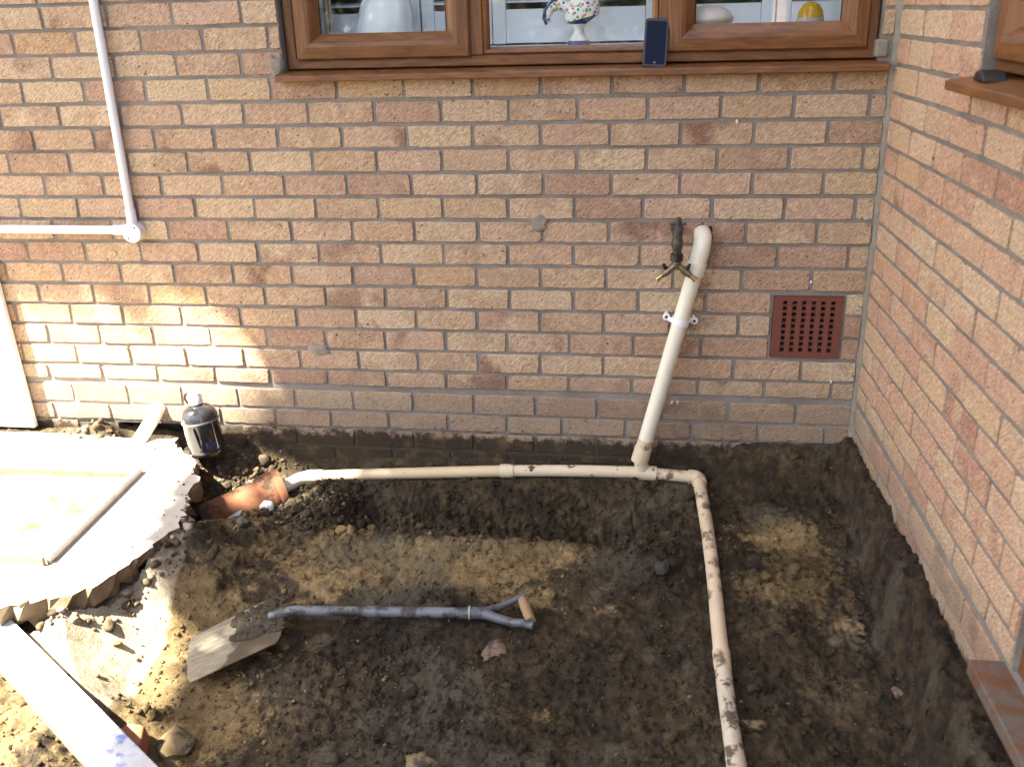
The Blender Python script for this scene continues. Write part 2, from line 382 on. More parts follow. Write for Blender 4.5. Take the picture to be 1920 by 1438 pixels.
# ------------------------------------------------------------------ the walls
PV = 0.07894
def zj(k): return {13: -.071, 14: -.161, 15: -.232, 16: -.308, 17: -.384}.get(k, (12-k)*PV)
def zrow(k):
    j = .0056
    lo = zj(k+1)+(.0125 if k == 12 else j); hi = zj(k)-(.0125 if k == 13 else j)
    return lo, hi
ROWS = {
 -4: [-3.854, -3.629, -3.404, -3.179, -2.954, -2.729, -2.499, -2.269, -2.034],
 -3: [-3.75, -3.525, -3.3, -3.075, -2.85, -2.62, -2.391, -2.177, -1.951],
 -2: [-3.852, -3.627, -3.402, -3.177, -2.952, -2.727, -2.503, -2.28, -2.055],
 -1: [-3.754, -3.529, -3.304, -3.079, -2.854, -2.627, -2.404, -2.182, -1.962, -1.737, -1.511, -1.285, -1.066, -0.842, -0.617, -0.392, -0.168],
 0: [-3.857, -3.632, -3.407, -3.182, -2.957, -2.732, -2.51, -2.287, -2.066, -1.842, -1.615, -1.392, -1.17, -0.948, -0.728, -0.503, -0.282, -0.059],
 1: [-3.748, -3.523, -3.298, -3.073, -2.848, -2.62, -2.399, -2.181, -1.956, -1.734, -1.512, -1.291, -1.069, -0.847, -0.623, -0.397, -0.175],
 2: [-3.861, -3.636, -3.411, -3.186, -2.961, -2.73, -2.51, -2.29, -2.065, -1.843, -1.62, -1.397, -1.175, -0.952, -0.729, -0.506, -0.283, -0.061],
 3: [-3.742, -3.517, -3.292, -3.067, -2.842, -2.617, -2.401, -2.176, -1.951, -1.729, -1.506, -1.284, -1.061, -0.839, -0.62, -0.393, -0.174],
 4: [-3.855, -3.63, -3.405, -3.18, -2.955, -2.729, -2.508, -2.288, -2.069, -1.847, -1.625, -1.403, -1.181, -0.959, -0.737, -0.515, -0.287, -0.069],
 5: [-3.743, -3.518, -3.293, -3.068, -2.843, -2.616, -2.401, -2.175, -1.946, -1.726, -1.506, -1.286, -1.066, -0.846, -0.624, -0.402, -0.18],
 6: [-3.862, -3.637, -3.412, -3.187, -2.962, -2.735, -2.52, -2.3, -2.077, -1.852, -1.63, -1.408, -1.186, -0.964, -0.742, -0.518, -0.297, -0.075],
 7: [-3.742, -3.517, -3.292, -3.067, -2.842, -2.611, -2.405, -2.18, -1.959, -1.738, -1.517, -1.297, -1.076, -0.855, -0.631, -0.406, -0.184],
 8: [-3.855, -3.63, -3.405, -3.18, -2.955, -2.735, -2.514, -2.294, -2.071, -1.845, -1.625, -1.405, -1.184, -0.964, -0.744, -0.52],
 9: [-3.74, -3.515, -3.29, -3.065, -2.84, -2.634, -2.402, -2.175, -1.96, -1.74, -1.52, -1.301, -1.081, -0.861, -0.635, -0.409],
 10: [-3.852, -3.627, -3.402, -3.177, -2.952, -2.741, -2.528, -2.3, -2.084, -1.861, -1.64, -1.419, -1.199, -0.978, -0.757, -0.529],
 11: [-3.752, -3.527, -3.302, -3.077, -2.852, -2.632, -2.41, -2.183, -1.965, -1.744, -1.523, -1.303, -1.082, -0.861, -0.638, -0.416, -0.192],
 12: [-3.882, -3.657, -3.432, -3.207, -2.982, -2.761, -2.537, -2.306, -2.09, -1.867, -1.646, -1.424, -1.203, -0.981, -0.76, -0.532, -0.307, -0.084],
 13: [-3.795, -3.57, -3.345, -3.12, -2.895, -2.672, -2.45, -2.227, -2.003, -1.779, -1.552, -1.326, -1.102, -0.879, -0.652, -0.425, -0.196],
 14: [-3.892, -3.667, -3.442, -3.217, -2.992, -2.758, -2.524, -2.306, -2.089, -1.871, -1.649, -1.426, -1.207, -1.007, -0.779, -0.547, -0.316, -0.091],
}
ROWS[15] = [x-.006 for x in ROWS[13]]
ROWS[16] = [x+.004 for x in ROWS[14]]

def brick_mesh(seed, L, H, m):
    """one brick: slightly ragged front outline, rounded arris, plain sides (front at y=0, body towards +y)"""
    rr = random.Random(seed)
    n = []
    hx, hz = L/2, H/2
    for (a, b_, k) in (((-hx, -hz), (hx, -hz), 6), ((hx, -hz), (hx, hz), 2), ((hx, hz), (-hx, hz), 6), ((-hx, hz), (-hx, -hz), 2)):
        for i in range(k):
            t = (i)/k
            x = a[0]+(b_[0]-a[0])*t; z = a[1]+(b_[1]-a[1])*t
            n.append([x, z, i == 0])
    front = []; mid = []
    for x, z, corner in n:
        j = .0013
        cut = rr.uniform(.001, .005) if corner else 0
        dx = rr.uniform(-j, j)*.8 - (cut if x > 0 else -cut)*(1 if corner else 0)*.6
        dz = rr.uniform(-j, j) - (cut if z > 0 else -cut)*(1 if corner else 0)*.5
        mid.append((x+dx, .0022+rr.uniform(-.0006, .0006), z+dz))
        front.append(((x+dx)*(1-.0042/L), rr.uniform(-.0005, .0005), (z+dz)*(1-.0042/H)))
    back = [(x, .045, z) for x, y, z in mid]
    N_ = len(n); c = len(front)
    vs = front+mid+back
    fs = [tuple(range(N_))]
    for a in (0, N_):
        fs += [(a+i, a+N_+i, a+N_+(i+1) % N_, a+(i+1) % N_) for i in range(N_)]
    mb = MB(); mb.add(vs, fs); me = mb.mesh('brick', m)
    return me

BL, BH = .2135, .067
VAR_B = [brick_mesh(100+i, BL, BH, M_BRICK) for i in range(12)]
VAR_W = [brick_mesh(200+i, BL, BH, M_WARM) for i in range(12)]

def add_brick(parent, var, cx, z0, z1, length, matrix, rr, proud=0.0):
    me = var[rr.randrange(len(var))]
    o = bpy.data.objects.new('brick', me)
    COL.objects.link(o); o.parent = parent
    flip = rr.random() < .5
    o.matrix_basis = matrix @ Matrix.Translation((cx+rr.uniform(-.001, .001), proud+rr.uniform(-.0022, .0018), (z0+z1)/2+rr.uniform(-.0008, .0008))) @ \
        Matrix.Rotation(rr.uniform(-.006, .006), 4, 'Y') @ Matrix.Rotation(rr.uniform(-.006, .006), 4, 'Z') @ \
        Matrix.Diagonal((length/BL, 1, (z1-z0)/BH, 1)) @ (Matrix.Rotation(math.pi, 4, 'Y') if flip else Matrix.Identity(4))
    return o

# back wall body (mortar) with its window opening
wx0, wx1, wz0, wz1 = -1.912, -.047, 1.032, 2.10
def wall_body(mb, x0, x1, z0, z1, y0, y1, openings):
    xs = sorted({x0, x1, *[a for o in openings for a in o[:2]]}); zs = sorted({z0, z1, *[a for o in openings for a in o[2:4]]})
    def solid(i, k):
        if not (0 <= i < len(xs)-1 and 0 <= k < len(zs)-1): return False
        cx, cz = (xs[i]+xs[i+1])/2, (zs[k]+zs[k+1])/2
        return not any(o[0] < cx < o[1] and o[2] < cz < o[3] for o in openings)
    for i in range(len(xs)-1):
        for k in range(len(zs)-1):
            if not solid(i, k): continue
            a, b, c, d = xs[i], xs[i+1], zs[k], zs[k+1]
            mb.add([(a, y0, c), (b, y0, c), (b, y0, d), (a, y0, d)], [(0, 1, 2, 3)])
            mb.add([(a, y1, c), (b, y1, c), (b, y1, d), (a, y1, d)], [(3, 2, 1, 0)])
            if not solid(i-1, k): mb.add([(a, y0, c), (a, y1, c), (a, y1, d), (a, y0, d)], [(3, 2, 1, 0)])
            if not solid(i+1, k): mb.add([(b, y0, c), (b, y1, c), (b, y1, d), (b, y0, d)], [(0, 1, 2, 3)])
            if not solid(i, k-1): mb.add([(a, y0, c), (b, y0, c), (b, y1, c), (a, y1, c)], [(3, 2, 1, 0)])
            if not solid(i, k+1): mb.add([(a, y0, d), (b, y0, d), (b, y1, d), (a, y1, d)], [(0, 1, 2, 3)])
mb = MB()
wall_body(mb, -4.2, .32, -1.0, 2.7, .0048, .26, [(wx0, wx1, wz0, wz1), (-.2995, -.0745, .0892, .3045), (-2.74, -2.33, -.8, -.240)])
mb.box(-2.80, -2.28, .09, .2, -.9, -.2)
back_wall = mb.build('brick_wall', M_MORTAR)
tag(back_wall, 'buff brick house wall under the wide brown framed window, facing the camera', 'wall')
rr = random.Random(5)
ID = Matrix.Identity(4)
spare = []
for k, xs in ROWS.items():
    z0, z1 = zrow(k); xs = list(xs)
    segs = []
    if k <= -2:
        e = xs + [wx0+.003]
        segs += [(a+.005, b-.005) for a, b in zip(e[:-1], e[1:])]
        segs[-1] = (segs[-1][0], wx0-.002)
        if k in (-3, -4): segs.append((wx1+.004, -.014))
    elif k in (8, 9, 10):
        e = xs + [-.303]
        segs += [(a+.005, b-.005) for a, b in zip(e[:-1], e[1:])]
        segs.append((-.066, -.014))
    else:
        e = xs + [-.009]
        segs += [(a+.005, b-.005) for a, b in zip(e[:-1], e[1:])]
    for a, b in segs:
        if b-a < .012: continue
        if k >= 15 and b > -2.75 and a < -2.33: continue
        if b < -3.2: spare.append((a, b, z0, z1)); continue
        add_brick(back_wall, VAR_B, (a+b)/2, z0, z1, b-a, ID, rr)
# bricks above and left of the picture: one joined piece of the same wall
mb = MB()
for k in range(-17, -4):
    z0, z1 = zrow(k); x = -4.19+(.11 if k % 2 else 0)
    while x < -.02:
        a, b = x, min(x+.214, -.014)
        if b > wx0 and a < wx1 and z0 < wz1:
            if a < wx0-.03: b = wx0-.002
            elif b > wx1+.012: a = max(a, wx1+.004)
            else: x += .225; continue
        if b-a > .02: spare.append((a, b, z0, z1))
        x += .225
for a, b, z0, z1 in spare: mb.box(a, b, 0, .04, z0, z1)
tag(mb.build('upper_brickwork', M_BRICK, back_wall), kind='stuff')

def blob(parent, name, m, cx, cz, rx, rz, th, seed, mat4=None, y=0.0):
    rr_ = random.Random(seed); mb = MB(); n = 16; rings = [(1.0, .004), (.86, -th*.75), (.5, -th), (.2, -th*.9)]
    rad = [1+rr_.uniform(-.28, .28) for _ in range(n)]
    vs = []
    for (s_, d) in rings:
        for i in range(n):
            t = 2*math.pi*i/n
            vs.append((cx+math.cos(t)*rx*s_*rad[i], y+d+rr_.uniform(-.001, .001), cz+math.sin(t)*rz*s_*rad[i]))
    fs = []
    for a in range(3):
        fs += [(a*n+i, a*n+(i+1) % n, (a+1)*n+(i+1) % n, (a+1)*n+i) for i in range(n)]
    fs.append(tuple(3*n+i for i in range(n)))
    mb.add(vs, fs)
    return mb.build(name, m, parent, smooth=60)
blob(back_wall, 'cement_patch', M_CEMENT, -1.080, .545, .036, .031, .006, 3)
blob(back_wall, 'cement_patch', M_CEMENT, -1.888, .075, .042, .024, .006, 4)
blob(back_wall, 'pipe_hole_disc', simple('painted_hole_dark', (.03, .022, .016), .9), -.541, .510, .033, .033, .0012, 17, y=-.0015)  # dark of the gap round the pipe, painted on as a flat disc
blob(back_wall, 'cement_lump', M_CEMENT, -1.935, 1.058, .024, .036, .012, 6)
for (fx, fz) in ((-.452, .866), (-.185, .352), (-.62, -.09), (-.60, -.088), (-.09, .005)):
    blob(back_wall, 'paint_fleck', M_WHITE, fx, fz, .0035, .006, .001, int(abs(fx*1000)), y=-.002)
# small squared stones pinned into the reveal at the sill ends
mb = MB(); mb.box(-.060, -.022, -.002, .06, 1.046, 1.098)
mb.build('cement_lump', M_CEMENT, back_wall, bevel=.008)
mb = MB()                                                        # mortar smeared down the inside corner
pts = []; rr = random.Random(9)
vs = []; n = 34
for i in range(n):
    z = -.24+i*(1.60/(n-1)); w = .013+rr.uniform(-.004, .005); w2 = .011+rr.uniform(-.004, .006)
    vs += [(-w, .006, z), (-w*.6, -.003-rr.uniform(0, .002), z), (-.001, -w2, z), (.006, -w2*1.1, z)]
fs = []
for i in range(n-1):
    for j in range(3): fs.append((i*4+j, i*4+j+1, i*4+4+j+1, i*4+4+j))
mb.add(vs, fs); mb.build('mortar_fillet', M_CEMENT, back_wall, smooth=50)

# right wall: runs towards the camera from the corner; local x = along it, local y = into the house
WANG = -math.pi/2 + .0291
RM = Matrix.Rotation(WANG, 4, 'Z')
sx0, sx1, sz0, sz1 = .727, 1.300, 1.040, 2.10          # side window opening
dx0, dx1, dz0, dz1 = 1.412, 2.32, -.075, 2.05          # garden door opening
mb = MB()
def wall_piece(a, b, z0, z1): mb.box(a, b, .0048, .24, z0, z1)
wall_piece(-.004, sx0, -1.0, 2.7); wall_piece(sx0, sx1, -1.0, sz0); wall_piece(sx0, sx1, sz1, 2.7); wall_piece(sx1, dx0, -1.0, 2.7)
wall_piece(dx0, dx1, -1.0, dz0); wall_piece(dx0, dx1, dz1, 2.7); wall_piece(dx1, 4.6, -1.0, 2.7)
right_wall = mb.build('brick_wall', M_MORTAR)
right_wall.rotation_euler = (0, 0, WANG)
tag(right_wall, 'warm orange buff brick wall on the right, running towards the camera beside the pipe', 'wall')
rr = random.Random(21); spare = []
ROFF = {12: -.119, 13: -.005, 14: -.11}
for k in range(-17, 15):
    z0, z1 = zrow(k)
    first = .138 if k % 2 == 0 else .250
    first = {11: .235, 12: .119, 13: .226, 14: .115}.get(k, first)
    e = [.014]+[first+.2285*i+rr.uniform(-.003, .003) for i in range(20) if first+.2285*i < 4.5]
    for a, b in zip(e[:-1], e[1:]):
        a += .005 if a > .02 else 0; b -= .005
        parts = [(a, b)]
        for (o0, o1, q0, q1) in ((sx0, sx1, sz0, sz1), (dx0, dx1, dz0, dz1)):
            if z1 > q0 and z0 < q1:
                nxt = []
                for (c0, c1) in parts:
                    if c1 <= o0 or c0 >= o1: nxt.append((c0, c1))
                    else:
                        if c0 < o0-.015: nxt.append((c0, o0-.003))
                        if c1 > o1+.015: nxt.append((o1+.003, c1))
                parts = nxt
        for (c0, c1) in parts:
            if c1-c0 < .015: continue
            if c0 > 1.9 or k < -5: spare.append((c0, c1, z0, z1)); continue
            add_brick(right_wall, VAR_W, (c0+c1)/2, z0, z1, c1-c0, ID, rr)
mb = MB()
for a, b, z0, z1 in spare: mb.box(a, b, 0, .04, z0, z1)
tag(mb.build('upper_brickwork', M_WARM, right_wall, local=True), kind='stuff')
# footing below the right wall, proud and earthy
# ------------------------------------------------------------------ the excavated ground
SLAB = [(-3.6, -.075), (-2.90, -.062), (-2.62, -.085), (-2.47, -.075), (-2.40, -.155), (-2.33, -.215), (-2.28, -.31), (-2.225, -.40), (-2.205, -.50), (-2.165, -.62), (-2.15, -.70), (-2.165, -.80), (-2.185, -.92), (-2.21, -1.0), (-2.285, -1.10), (-2.36, -1.13), (-2.44, -1.165), (-2.62, -1.19), (-3.0, -1.22), (-3.6, -1.2)]
SLAB_TOP = -.268

def in_poly(x, y, poly):
    x = np.asarray(x); y = np.asarray(y); ins = np.zeros(x.shape, bool)
    n = len(poly); j = n-1
    for i in range(n):
        xi, yi = poly[i]; xj, yj = poly[j]
        c = ((yi > y) != (yj > y)) & (x < (xj-xi)*(y-yi)/((yj-yi) if yj != yi else 1e-9)+xi)
        ins ^= c; j = i
    return ins

CLAY = [(-2.10, -.48, .20, .10, .75), (-1.68, -.45, .10, .10, .75), (-1.69, -.66, .32, .12, .48), (-1.25, -.62, .36, .13, .52), (-1.05, -.53, .2, .06, .40), (-1.0, -.80, .2, .08, .3), (-.30, -.36, .15, .12, .45),
        (-.20, -.54, .13, .18, .50), (-.34, -.66, .14, .10, .40), (-1.86, -1.37, .14, .10, .55), (-1.23, -1.36, .08, .06, .4), (-.93, -1.19, .10, .05, .5), (-1.92, -.93, .20, .14, .55), (-1.80, -1.25, .2, .14, .4),
        (-.79, -.80, .05, .04, .4), (-2.25, -1.1, .3, .3, .5), (-2.2, -1.4, .35, .3, .45), (-.12, -.82, .09, .08, .4), (-1.45, -.24, .2, .03, .25)]
WET = [(-.55, -1.2, .45, .35, .28), (-1.15, -1.05, .35, .22, .22), (-1.1, -.26, .72, .13, .42), (-.25, -.12, .25, .10, .25), (-1.3, -1.45, .4, .2, .12), (-.05, -.9, .08, .6, .15), (-1.55, -1.1, .12, .12, .2)]
def sun_pale_at(x, y):  # paler soil painted up to the sun edge so the lit strip reads brighter
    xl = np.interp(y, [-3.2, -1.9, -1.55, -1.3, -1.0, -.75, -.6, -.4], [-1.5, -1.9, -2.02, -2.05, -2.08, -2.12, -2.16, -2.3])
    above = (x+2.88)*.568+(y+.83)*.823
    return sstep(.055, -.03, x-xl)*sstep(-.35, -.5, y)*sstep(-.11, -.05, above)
def clay_at(x, y):
    c = np.zeros(np.shape(x))
    for (a, b, sx_, sy_, w) in WET: c = c - w*np.exp(-((x-a)/sx_)**2-((y-b)/sy_)**2)
    for (a, b, sx_, sy_, w) in CLAY: c = c + 1.32*w*np.exp(-((x-a)/sx_)**2-((y-b)/sy_)**2)
    return c

CARVE = [((-1.90, -.084, -.413), (-1.20, -.079, -.364), .03), ((-1.20, -.079, -.364), (-.72, -.080, -.346), .03), ((-.72, -.08, -.346), (-.52, -.082, -.357), .03),
         ((-.52, -.082, -.352), (-.475, -1.62, -.505), .026), ((-1.985, -.195, -.425), (-2.255, -.375, -.480), .062), ((-1.945, -.086, -.418), (-2.05, -.20, -.440), .03),
         ((-1.95, -1.125, -.470), (-1.73, -.93, -.455), .150), ((-1.74, -.935, -.420), (-1.15, -.87, -.420), .03), ((-1.13, -.865, -.418), (-1.02, -.86, -.412), .07), ((-2.90, -.875, -.350), (-1.66, -1.725, -.380), .075)]
def carve(x, y, z):
    for (a, b, r) in CARVE:
        ax, ay, az = a; bx_, by_, bz_ = b; L2 = (bx_-ax)**2+(by_-ay)**2
        t = np.clip(((x-ax)*(bx_-ax)+(y-ay)*(by_-ay))/L2, 0, 1)
        dist = np.hypot(x-ax-t*(bx_-ax), y-ay-t*(by_-ay))
        z = np.minimum(z, az+t*(bz_-az)+.9*np.maximum(0, dist-r))
    return z
def H(x, y, fine=True):
    x = np.asarray(x, float); y = np.asarray(y, float); d = -y
    xw = x + .10*vnoise(x*4, y*4, 3); dw = d + .07*vnoise(x*3.2, y*3.2, 5) + .03*vnoise(x*11, y*11, 6)
    floor = -.345-.102*np.clip(d, -.2, 2.2)
    floor = floor + (.105+.07*vnoise(x*7, y*7, 41)+.05*vnoise(x*16, y*16, 42))*sstep(-1.80, -2.16, xw)*sstep(.38, .62, d)           # rises a little to the slab
    tr = sstep(.10, .24, dw)*(1-sstep(.44, .475, dw))*sstep(-1.80, -1.62, xw)*(1-sstep(-.85, -.5, xw))
    z = floor - .105*tr
    z = z + .022*np.exp(-((dw-.52)/.05)**2)*sstep(-1.8, -1.6, x)*(1-sstep(-.9, -.6, x))
    # level against the back wall, and how far it reaches out
    W = np.interp(x, [-4, -3.0, -2.5, -2.25, -2.0, -1.85, -1.7, -1.5, -.78, -.62, -.48, -.3, 0, .3], [-.28, -.275, -.29, -.268, -.262, -.275, -.31, -.335, -.335, -.305, -.25, -.235, -.228, -.228])
    R = np.interp(x, [-4, -2.3, -2.0, -1.8, -1.5, -.75, -.5, -.2, .3], [.3, .30, .22, .16, .10, .10, .15, .17, .17])
    k = 1-sstep(0, 1, np.clip((dw-.015)/R, 0, 1))
    z = z + (np.maximum(W-z, 0))*k
    # bank under the right wall
    dx = -x
    bank = -.208+.03*vnoise(y*9, x*0+2, 8)+.02*vnoise(y*26, x*0+4, 18)
    kb = 1-sstep(.006, .062, dx + .028*vnoise(x*7, y*7, 9)+.022*vnoise(x*20, y*20, 19)+.016*vnoise(x*48, y*48, 29)+.012*vnoise(x*95, y*95, 39))
    z = z + np.maximum(bank-z, 0)*kb
    # terracotta pipe hollow
    z = z - .045*np.exp(-((x+1.95)/.13)**2-((d-.27)/.10)**2)
    ins = in_poly(x, y, SLAB)
    z = np.where(ins, np.minimum(z, -.345), z)
    ds_ = np.full(x.shape, 9.)
    near_ = (x < -1.95) & (x > -3.4) & (d > -.1) & (d < 1.4)
    if near_.any():
        xx_, yy_ = x[near_], y[near_]; dd_ = np.full(xx_.shape, 9.)
        for (p, q) in zip(SLAB[7:15], SLAB[8:16]):
            L2 = (q[0]-p[0])**2+(q[1]-p[1])**2; t = np.clip(((xx_-p[0])*(q[0]-p[0])+(yy_-p[1])*(q[1]-p[1]))/L2, 0, 1)
            dd_ = np.minimum(dd_, np.hypot(xx_-p[0]-t*(q[0]-p[0]), yy_-p[1]-t*(q[1]-p[1])))
        ds_[near_] = dd_
    fade = SLAB_TOP-.016-.42*ds_+.05*vnoise(x*9, y*9, 51)+.035*vnoise(x*22, y*22, 52)
    z = np.where(ins, z, np.maximum(z, np.where((ds_ < .2) & (d > .48), fade, -9)))
    hole = np.exp(-((x+2.55)/.16)**4-((d-.035)/.05)**4)
    z = z - .12*hole
    heap = np.exp(-((x+2.80)/.07)**2-((d-.03)/.06)**2)
    z = z + .05*heap
    rough = .9 - .45*np.exp(-((x+1.35)/.6)**2-((d-.75)/.22)**2) + .5*tr
    n = .022*vnoise(x*3, y*3, 1)+.020*vnoise(x*8, y*8, 2)
    if fine:
        a = vnoise(x*20, y*20, 4); b = vnoise(x*45, y*45, 7); c = vnoise(x*95, y*95, 10); e = vnoise(x*31+y*9, y*31-x*9, 12)
        b2 = vnoise(x*62+13*a, y*62+11*e, 14)
        wxx = x+.016*vnoise(x*26, y*26, 21)+.006*vnoise(x*70, y*70, 23); wyy = y+.016*vnoise(x*26, y*26, 22)+.006*vnoise(x*70, y*70, 24)
        w1 = worley(wxx*11, wyy*11, 1); w2 = worley(wxx*24, wyy*24, 2); w3 = worley(wxx*52, wyy*52, 3)
        patch = sstep(-.08, .16, vnoise(x*5.5, y*5.5, 31))
        cl = .35+.65*patch+.9*tr
        smoothg = 1-.8*sun_pale_at(x, y)
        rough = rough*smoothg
        n = n + smoothg*cl*(.55+.75*tr)*(.016*w1*(.6+.4*(d > .95))+.012*w2+.006*w3)
        n = n + rough*(.011*a+.016*np.abs(e)+.012*np.abs(b)*1.3+.010*b2+.006*c)
    near = np.exp(-(d/.03)**2)
    return carve(x, y, z + n*(1-.6*near))

def grid_axis(lo, hi, step, far):
    a = list(np.arange(lo, hi+1e-6, step))
    l = []; s = step; x = lo
    while x > -far: s *= 1.35; x -= s; l.append(x)
    r = []; s = step; x = hi
    while x < far: s *= 1.35; x += s; r.append(x)
    return np.array(l[::-1]+a+r)
gx = grid_axis(-3.3, .06, .0062, 70.0); gy = grid_axis(-1.85, .03, .0062, 70.0)
X, Y = np.meshgrid(gx, gy)
Z = H(X, Y)
far = np.maximum(sstep(-1.9, -3.2, Y), np.maximum(sstep(-3.3, -4.2, X), sstep(.06, .6, X)))
Z = Z*(1-far)+(-.34)*far
Z = np.where(Y > .05, -.45, Z)
nx, ny = len(gx), len(gy)
V = np.stack([X.ravel(), Y.ravel(), Z.ravel()], 1)
ii = (np.arange(ny-1)[:, None]*nx+np.arange(nx-1)[None, :]).ravel()
Q = np.stack([ii, ii+1, ii+nx+1, ii+nx], 1)
me = bpy.data.meshes.new('soil')
me.vertices.add(len(V)); me.vertices.foreach_set('co', V.ravel())
me.loops.add(Q.size); me.loops.foreach_set('vertex_index', Q.ravel())
me.polygons.add(len(Q)); me.polygons.foreach_set('loop_start', np.arange(0, Q.size, 4)); me.polygons.foreach_set('loop_total', np.full(len(Q), 4))
me.update(calc_edges=True)
me.polygons.foreach_set('use_smooth', np.ones(len(Q), bool))
at = me.attributes.new('clay', 'FLOAT', 'POINT'); at.data.foreach_set('value', (clay_at(X, Y)*(1-far)+.25*far).ravel())
at = me.attributes.new('sun_pale', 'FLOAT', 'POINT'); at.data.foreach_set('value', (sun_pale_at(X, Y)*(1-far)).ravel())
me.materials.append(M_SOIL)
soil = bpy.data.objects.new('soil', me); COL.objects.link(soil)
tag(soil, kind='structure')

# clods, crumbs and gravel
def rock_template(seed, level, cut=(.5, .85)):
    bm = bmesh.new(); bmesh.ops.create_icosphere(bm, subdivisions=level, radius=1.0)
    rr_ = random.Random(seed); ph = [rr_.uniform(0, 6.3) for _ in range(9)]
    for v in bm.verts:
        p = v.co; n = .20*math.sin(3.1*p.x+ph[0])*math.sin(2.7*p.y+ph[1])+.16*math.sin(5.3*p.y+ph[2]+p.z*2)+.12*math.sin(7.9*p.z+ph[3]+p.x*3)
        v.co = p*(1+n+rr_.uniform(-.06, .06))
    for _ in range(8):
        dn = Vector((rr_.gauss(0, 1), rr_.gauss(0, 1), rr_.gauss(0, 1))).normalized(); dd = rr_.uniform(*cut)
        for v in bm.verts:
            e_ = v.co.dot(dn)-dd
            if e_ > 0: v.co -= dn*e_*.9
    vs = np.array([v.co[:] for v in bm.verts]); fs = np.array([[v.index for v in f.verts] for f in bm.faces]); bm.free()
    return vs, fs
def scatter(name, mat, centres, sizes, level, flat=.75, sink=.3, seed=0, smooth=False, attr=None):
    R_ = np.random.default_rng(seed); T = [rock_template(seed*10+i, level) for i in range(10)]
    allv = []; allf = []; base = 0
    for (x, y, z), s_ in zip(centres, sizes):
        vs, fs = T[R_.integers(10)]
        a = R_.uniform(0, 2*math.pi); b = R_.uniform(-.5, .5)
        Rm = np.array(Euler((b, R_.uniform(-.5, .5), a)).to_matrix())
        sc = np.array([R_.uniform(.75, 1.3), R_.uniform(.75, 1.3), flat*R_.uniform(.7, 1.2)])
        w = (vs*sc*s_)@Rm.T + np.array([x, y, z + s_*flat*(1-2*sink)*.6])
        allv.append(w); allf.append(fs+base); base += len(vs)
    V_ = np.concatenate(allv); F_ = np.concatenate(allf)
    me_ = bpy.data.meshes.new(name); me_.vertices.add(len(V_)); me_.vertices.foreach_set('co', V_.ravel())
    me_.loops.add(F_.size); me_.loops.foreach_set('vertex_index', F_.ravel())
    me_.polygons.add(len(F_)); me_.polygons.foreach_set('loop_start', np.arange(0, F_.size, 3)); me_.polygons.foreach_set('loop_total', np.full(len(F_), 3))
    me_.update(calc_edges=True)
    if smooth: me_.polygons.foreach_set('use_smooth', np.ones(len(F_), bool))
    me_.materials.append(mat)
    if attr is not None:
        vals = np.repeat(attr, [len(v) for v in allv]); a_ = me_.attributes.new('clay', 'FLOAT', 'POINT'); a_.data.foreach_set('value', vals)
    o = bpy.data.objects.new(name, me_); COL.objects.link(o)
    return o
def points(n, box, seed, dens=None):
    R_ = np.random.default_rng(seed); out = []
    x = R_.uniform(box[0], box[1], n*3); y = R_.uniform(box[2], box[3], n*3)
    keep = ~in_poly(x, y, SLAB)
    if dens is not None: keep &= R_.random(n*3) < dens(x, y)
    x = x[keep][:n]; y = y[keep][:n]
    return x, y, H(x, y)
def dens(x, y):
    d = -y
    tr = np.exp(-((d-.30)/.16)**2)*((x > -2.1) & (x < -.4))
    return np.clip(.22+.8*tr+.15*(d > .95), 0, 1)*(1-.85*sun_pale_at(x, y))
x, y, z = points(8000, (-2.9, -.01, -1.75, -.01), 2, dens)
s_ = .0035+.007*RNG.random(len(x))**2.5
o = scatter('soil_crumbs', M_SOIL, np.stack([x, y, z], 1), s_, 1, .8, .25, 3, attr=np.clip(clay_at(x, y)+RNG.uniform(-.25, .3, len(x)), 0, 1)); tag(o, kind='stuff')
x, y, z = points(520, (-2.6, -.02, -1.75, -.02), 4, dens)
s_ = .007+.016*RNG.random(len(x))**2.4
o = scatter('soil_clods', M_SOIL, np.stack([x, y, z], 1), s_, 2, .7, .35, 5, attr=np.clip(clay_at(x, y)+RNG.uniform(-.25, .25, len(x)), 0, 1)); tag(o, kind='stuff')
# loose clods banked in the trench side and by the clay pipe
cx = np.concatenate([RNG.normal(-1.22, .26, 120), RNG.normal(-1.70, .05, 40), RNG.normal(-2.05, .12, 60), RNG.uniform(-1.95, -1.78, 40)])
cy = np.concatenate([RNG.normal(-.33, .06, 120), RNG.normal(-.42, .07, 40), RNG.normal(-.17, .07, 60), RNG.uniform(-.40, -.18, 40)])
cy = np.minimum(cy, -.02)
o = scatter('soil_clods', M_SOIL, np.stack([cx, cy, H(cx, cy)], 1), .007+.020*RNG.random(len(cx))**2.2, 2, .8, .3, 6, attr=np.clip(clay_at(cx, cy)+RNG.uniform(-.15, .25, len(cx)), 0, 1)); tag(o, kind='stuff')
M_GRAVEL = island_mat('gravel', [(0, (.035, .028, .02)), (.45, (.075, .055, .034)), (.75, (.12, .092, .056)), (.92, (.16, .13, .095)), (1, (.26, .23, .19))], .85)
def gdens(x, y):
    d = -y
    return np.clip(.12+1.2*np.exp(-((x+2.0)/.20)**2-((d-.3)/.18)**2)+.3*(x < -1.3)*(x > -2.0)*(d > .9), 0, 1)*(1-.85*sun_pale_at(x, y))
x, y, z = points(2200, (-2.5, -.05, -1.75, -.05), 8, gdens)
s_ = .0022+.0055*RNG.random(len(x))**3
o = scatter('gravel', M_GRAVEL, np.stack([x, y, z], 1), s_, 1, .7, .2, 9); tag(o, kind='stuff')

